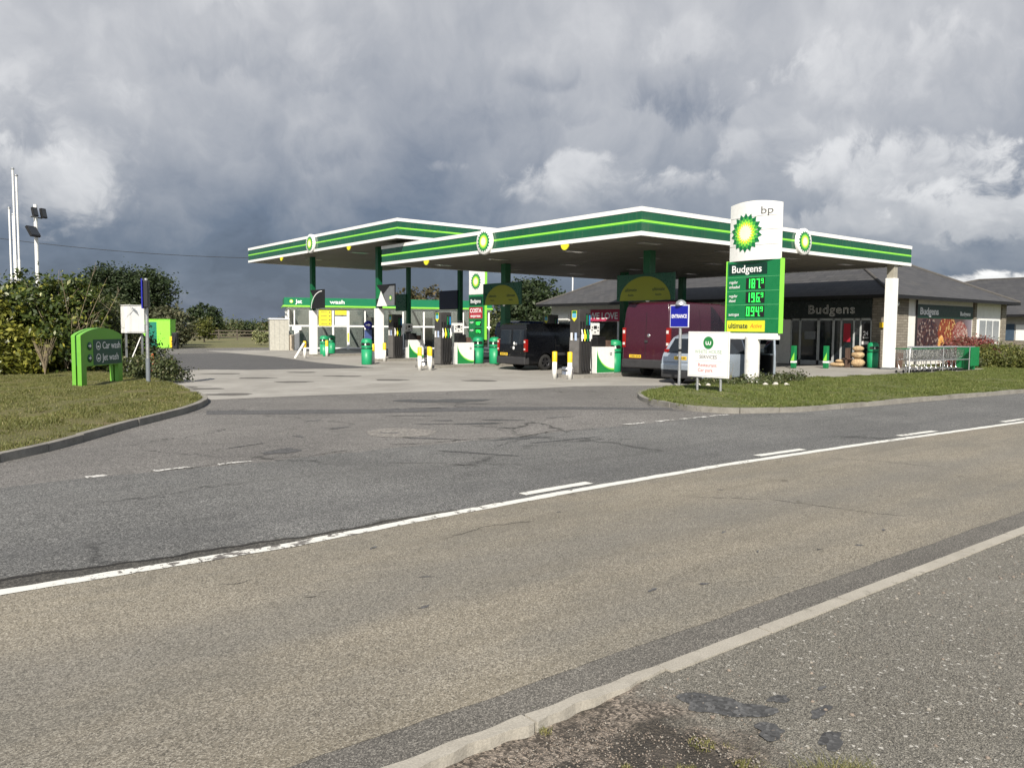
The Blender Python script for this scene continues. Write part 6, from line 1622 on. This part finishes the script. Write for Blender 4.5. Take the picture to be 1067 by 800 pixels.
# cloud noise in a flattened direction space (clouds closer together near the horizon)
den = t.math('ADD', t.math('MAXIMUM', el, 0.0), .16)
px = t.math('MULTIPLY', az, 1.0); py = t.math('LOGARITHM', den, 2.718)
c3 = t.n('ShaderNodeCombineXYZ'); t.l(px, c3.inputs[0]); t.l(t.math('MULTIPLY', py, .34), c3.inputs[1]); c3.inputs[2].default_value = .37
CV = c3.outputs[0]
warp = t.noise(CV, 6.0, 4, .6, out='Color')
wv = t.n('ShaderNodeVectorMath', operation='MULTIPLY_ADD'); t.l(warp, wv.inputs[0]); wv.inputs[1].default_value = (.10, .10, 0); t.l(CV, wv.inputs[2])
n1 = t.noise(wv.outputs[0], 7.0, 9, .56); n2 = t.noise(wv.outputs[0], 19.0, 8, .58); n3 = t.noise(CV, 2.6, 4, .5)
nb = t.noise(wv.outputs[0], 15.0, 10, .60)
el2 = t.n('ShaderNodeCombineXYZ'); t.l(az, el2.inputs[0]); t.l(t.math('ADD', el, -.012), el2.inputs[1])
def ell(u, v_, su, sv):
    a0 = math.atan((u-533.5)/830); e0 = math.atan((343-v_)/830)*math.cos(a0)
    x = t.math('DIVIDE', t.math('SUBTRACT', az, a0), su/830); y = t.math('DIVIDE', t.math('SUBTRACT', el, e0), sv/830)
    return t.math('ADD', t.math('MULTIPLY', x, x), t.math('MULTIPLY', y, y)), y
def blob(u, v_, su, sv, amp):
    r2, y = ell(u, v_, su, sv)
    return t.math('MULTIPLY', t.math('EXPONENT', t.math('MULTIPLY', r2, -1.0)), amp)
def puff(prev, u, v_, su, sv, top, base, k=2.6, edge=.75):
    """one cumulus cloud with a lit top and a darker base"""
    r2, y = ell(u, v_, su, sv)
    d_ = t.math('ADD', t.math('SUBTRACT', 1.0, r2), t.math('MULTIPLY', t.math('SUBTRACT', nb, .5), k*1.6))
    d_ = t.math('ADD', d_, t.math('MULTIPLY', t.math('SUBTRACT', n1, .5), k))
    m_ = t.rng(d_, .0, edge, 0, 1, True)
    sh = t.rng(t.math('ADD', y, t.math('MULTIPLY', t.math('SUBTRACT', nb, .5), 3.2)), -1.0, .9, base, top, True)
    sh = t.math('ADD', sh, t.math('MULTIPLY', t.math('SUBTRACT', n2, .5), .25))
    mx_ = t.n('ShaderNodeMix'); t.l(m_, mx_.inputs[0]); t.l(prev, mx_.inputs[2]); t.l(sh, mx_.inputs[3]); return mx_.outputs[0]
lum = t.math('SUBTRACT', t.rng(el, -.02, .40, .15, .43, True), t.rng(el, .46, .9, 0, .24, True))
for bl in ((90, 100, 190, 90, .12), (330, 290, 320, 70, -.11), (960, 60, 260, 120, .06), (560, 40, 140, 70, .02), (340, 120, 130, 60, -.04), (870, 215, 160, 70, -.05), (700, 300, 300, 40, -.03)):
    lum = t.math('ADD', lum, blob(*bl))
lum = t.math('ADD', lum, t.math('MULTIPLY', t.math('SUBTRACT', n1, .5), .42))
lum = t.math('ADD', lum, t.math('MULTIPLY', t.math('SUBTRACT', n2, .5), .15))
lum = t.math('ADD', lum, t.math('MULTIPLY', t.math('SUBTRACT', n3, .5), .2))
for pf in ((75, 120, 130, 50, .50, .38, 2.6, 1.1), (30, 200, 90, 40, .50, .33, 2.6, 1.0), (250, 60, 120, 40, .44, .34), (560, 85, 60, 22, .42, .30), (760, 70, 120, 40, .46, .34), (960, 70, 160, 50, .52, .38), (700, 108, 62, 34, .36, .22), (560, 120, 70, 18, .40, .30), (820, 160, 90, 30, .45, .30),
           (345, 160, 50, 26, .34, .24), (605, 192, 85, 28, .52, .30, 2.6, .9), (700, 195, 60, 20, .48, .28), (930, 180, 110, 40, .55, .34, 2.6, .8), (1040, 215, 90, 34, .55, .34, 2.6, .8), (860, 235, 100, 20, .42, .28), (1030, 289, 80, 12, .78, .55), (460, 178, 30, 10, .34, .25), (-120, 150, 120, 60, .6, .35), (1250, 180, 160, 60, .6, .3)):
    lum = puff(lum, *pf)
lum = t.math('MAXIMUM', lum, .06)
cr = t.n('ShaderNodeValToRGB'); t.l(lum, cr.inputs[0]); e = cr.color_ramp.elements
e[0].position = .0; e[0].color = (.045, .060, .095, 1); e[1].position = 1; e[1].color = (.95, .94, .92, 1)
for ps_, c_ in ((.14, (.108, .135, .188)), (.28, (.245, .262, .300)), (.42, (.39, .398, .42)), (.6, (.61, .61, .615)), (.8, (.80, .80, .80))):
    x = e.new(ps_); x.color = (*c_, 1)
sc = t.n('ShaderNodeVectorMath', operation='SCALE'); t.l(cr.outputs[0], sc.inputs[0]); sc.inputs['Scale'].default_value = 10.0
rear = t.rng(dot(D, F), -.35, .15, .35, .94, True)
mixc = t.mix(rear, sky.outputs[0], sc.outputs[0])
bg = t.n('ShaderNodeBackground'); t.l(mixc, bg.inputs[0]); bg.inputs[1].default_value = .1
wo = t.n('ShaderNodeOutputWorld'); t.l(bg.outputs[0], wo.inputs[0])

S.render.engine = 'CYCLES'
S.view_settings.view_transform = 'Standard'; S.view_settings.look = 'None'; S.view_settings.gamma = 1; S.view_settings.exposure = .44
S.view_settings.use_curve_mapping = False
S.cycles.max_bounces = 6; S.cycles.transparent_max_bounces = 8
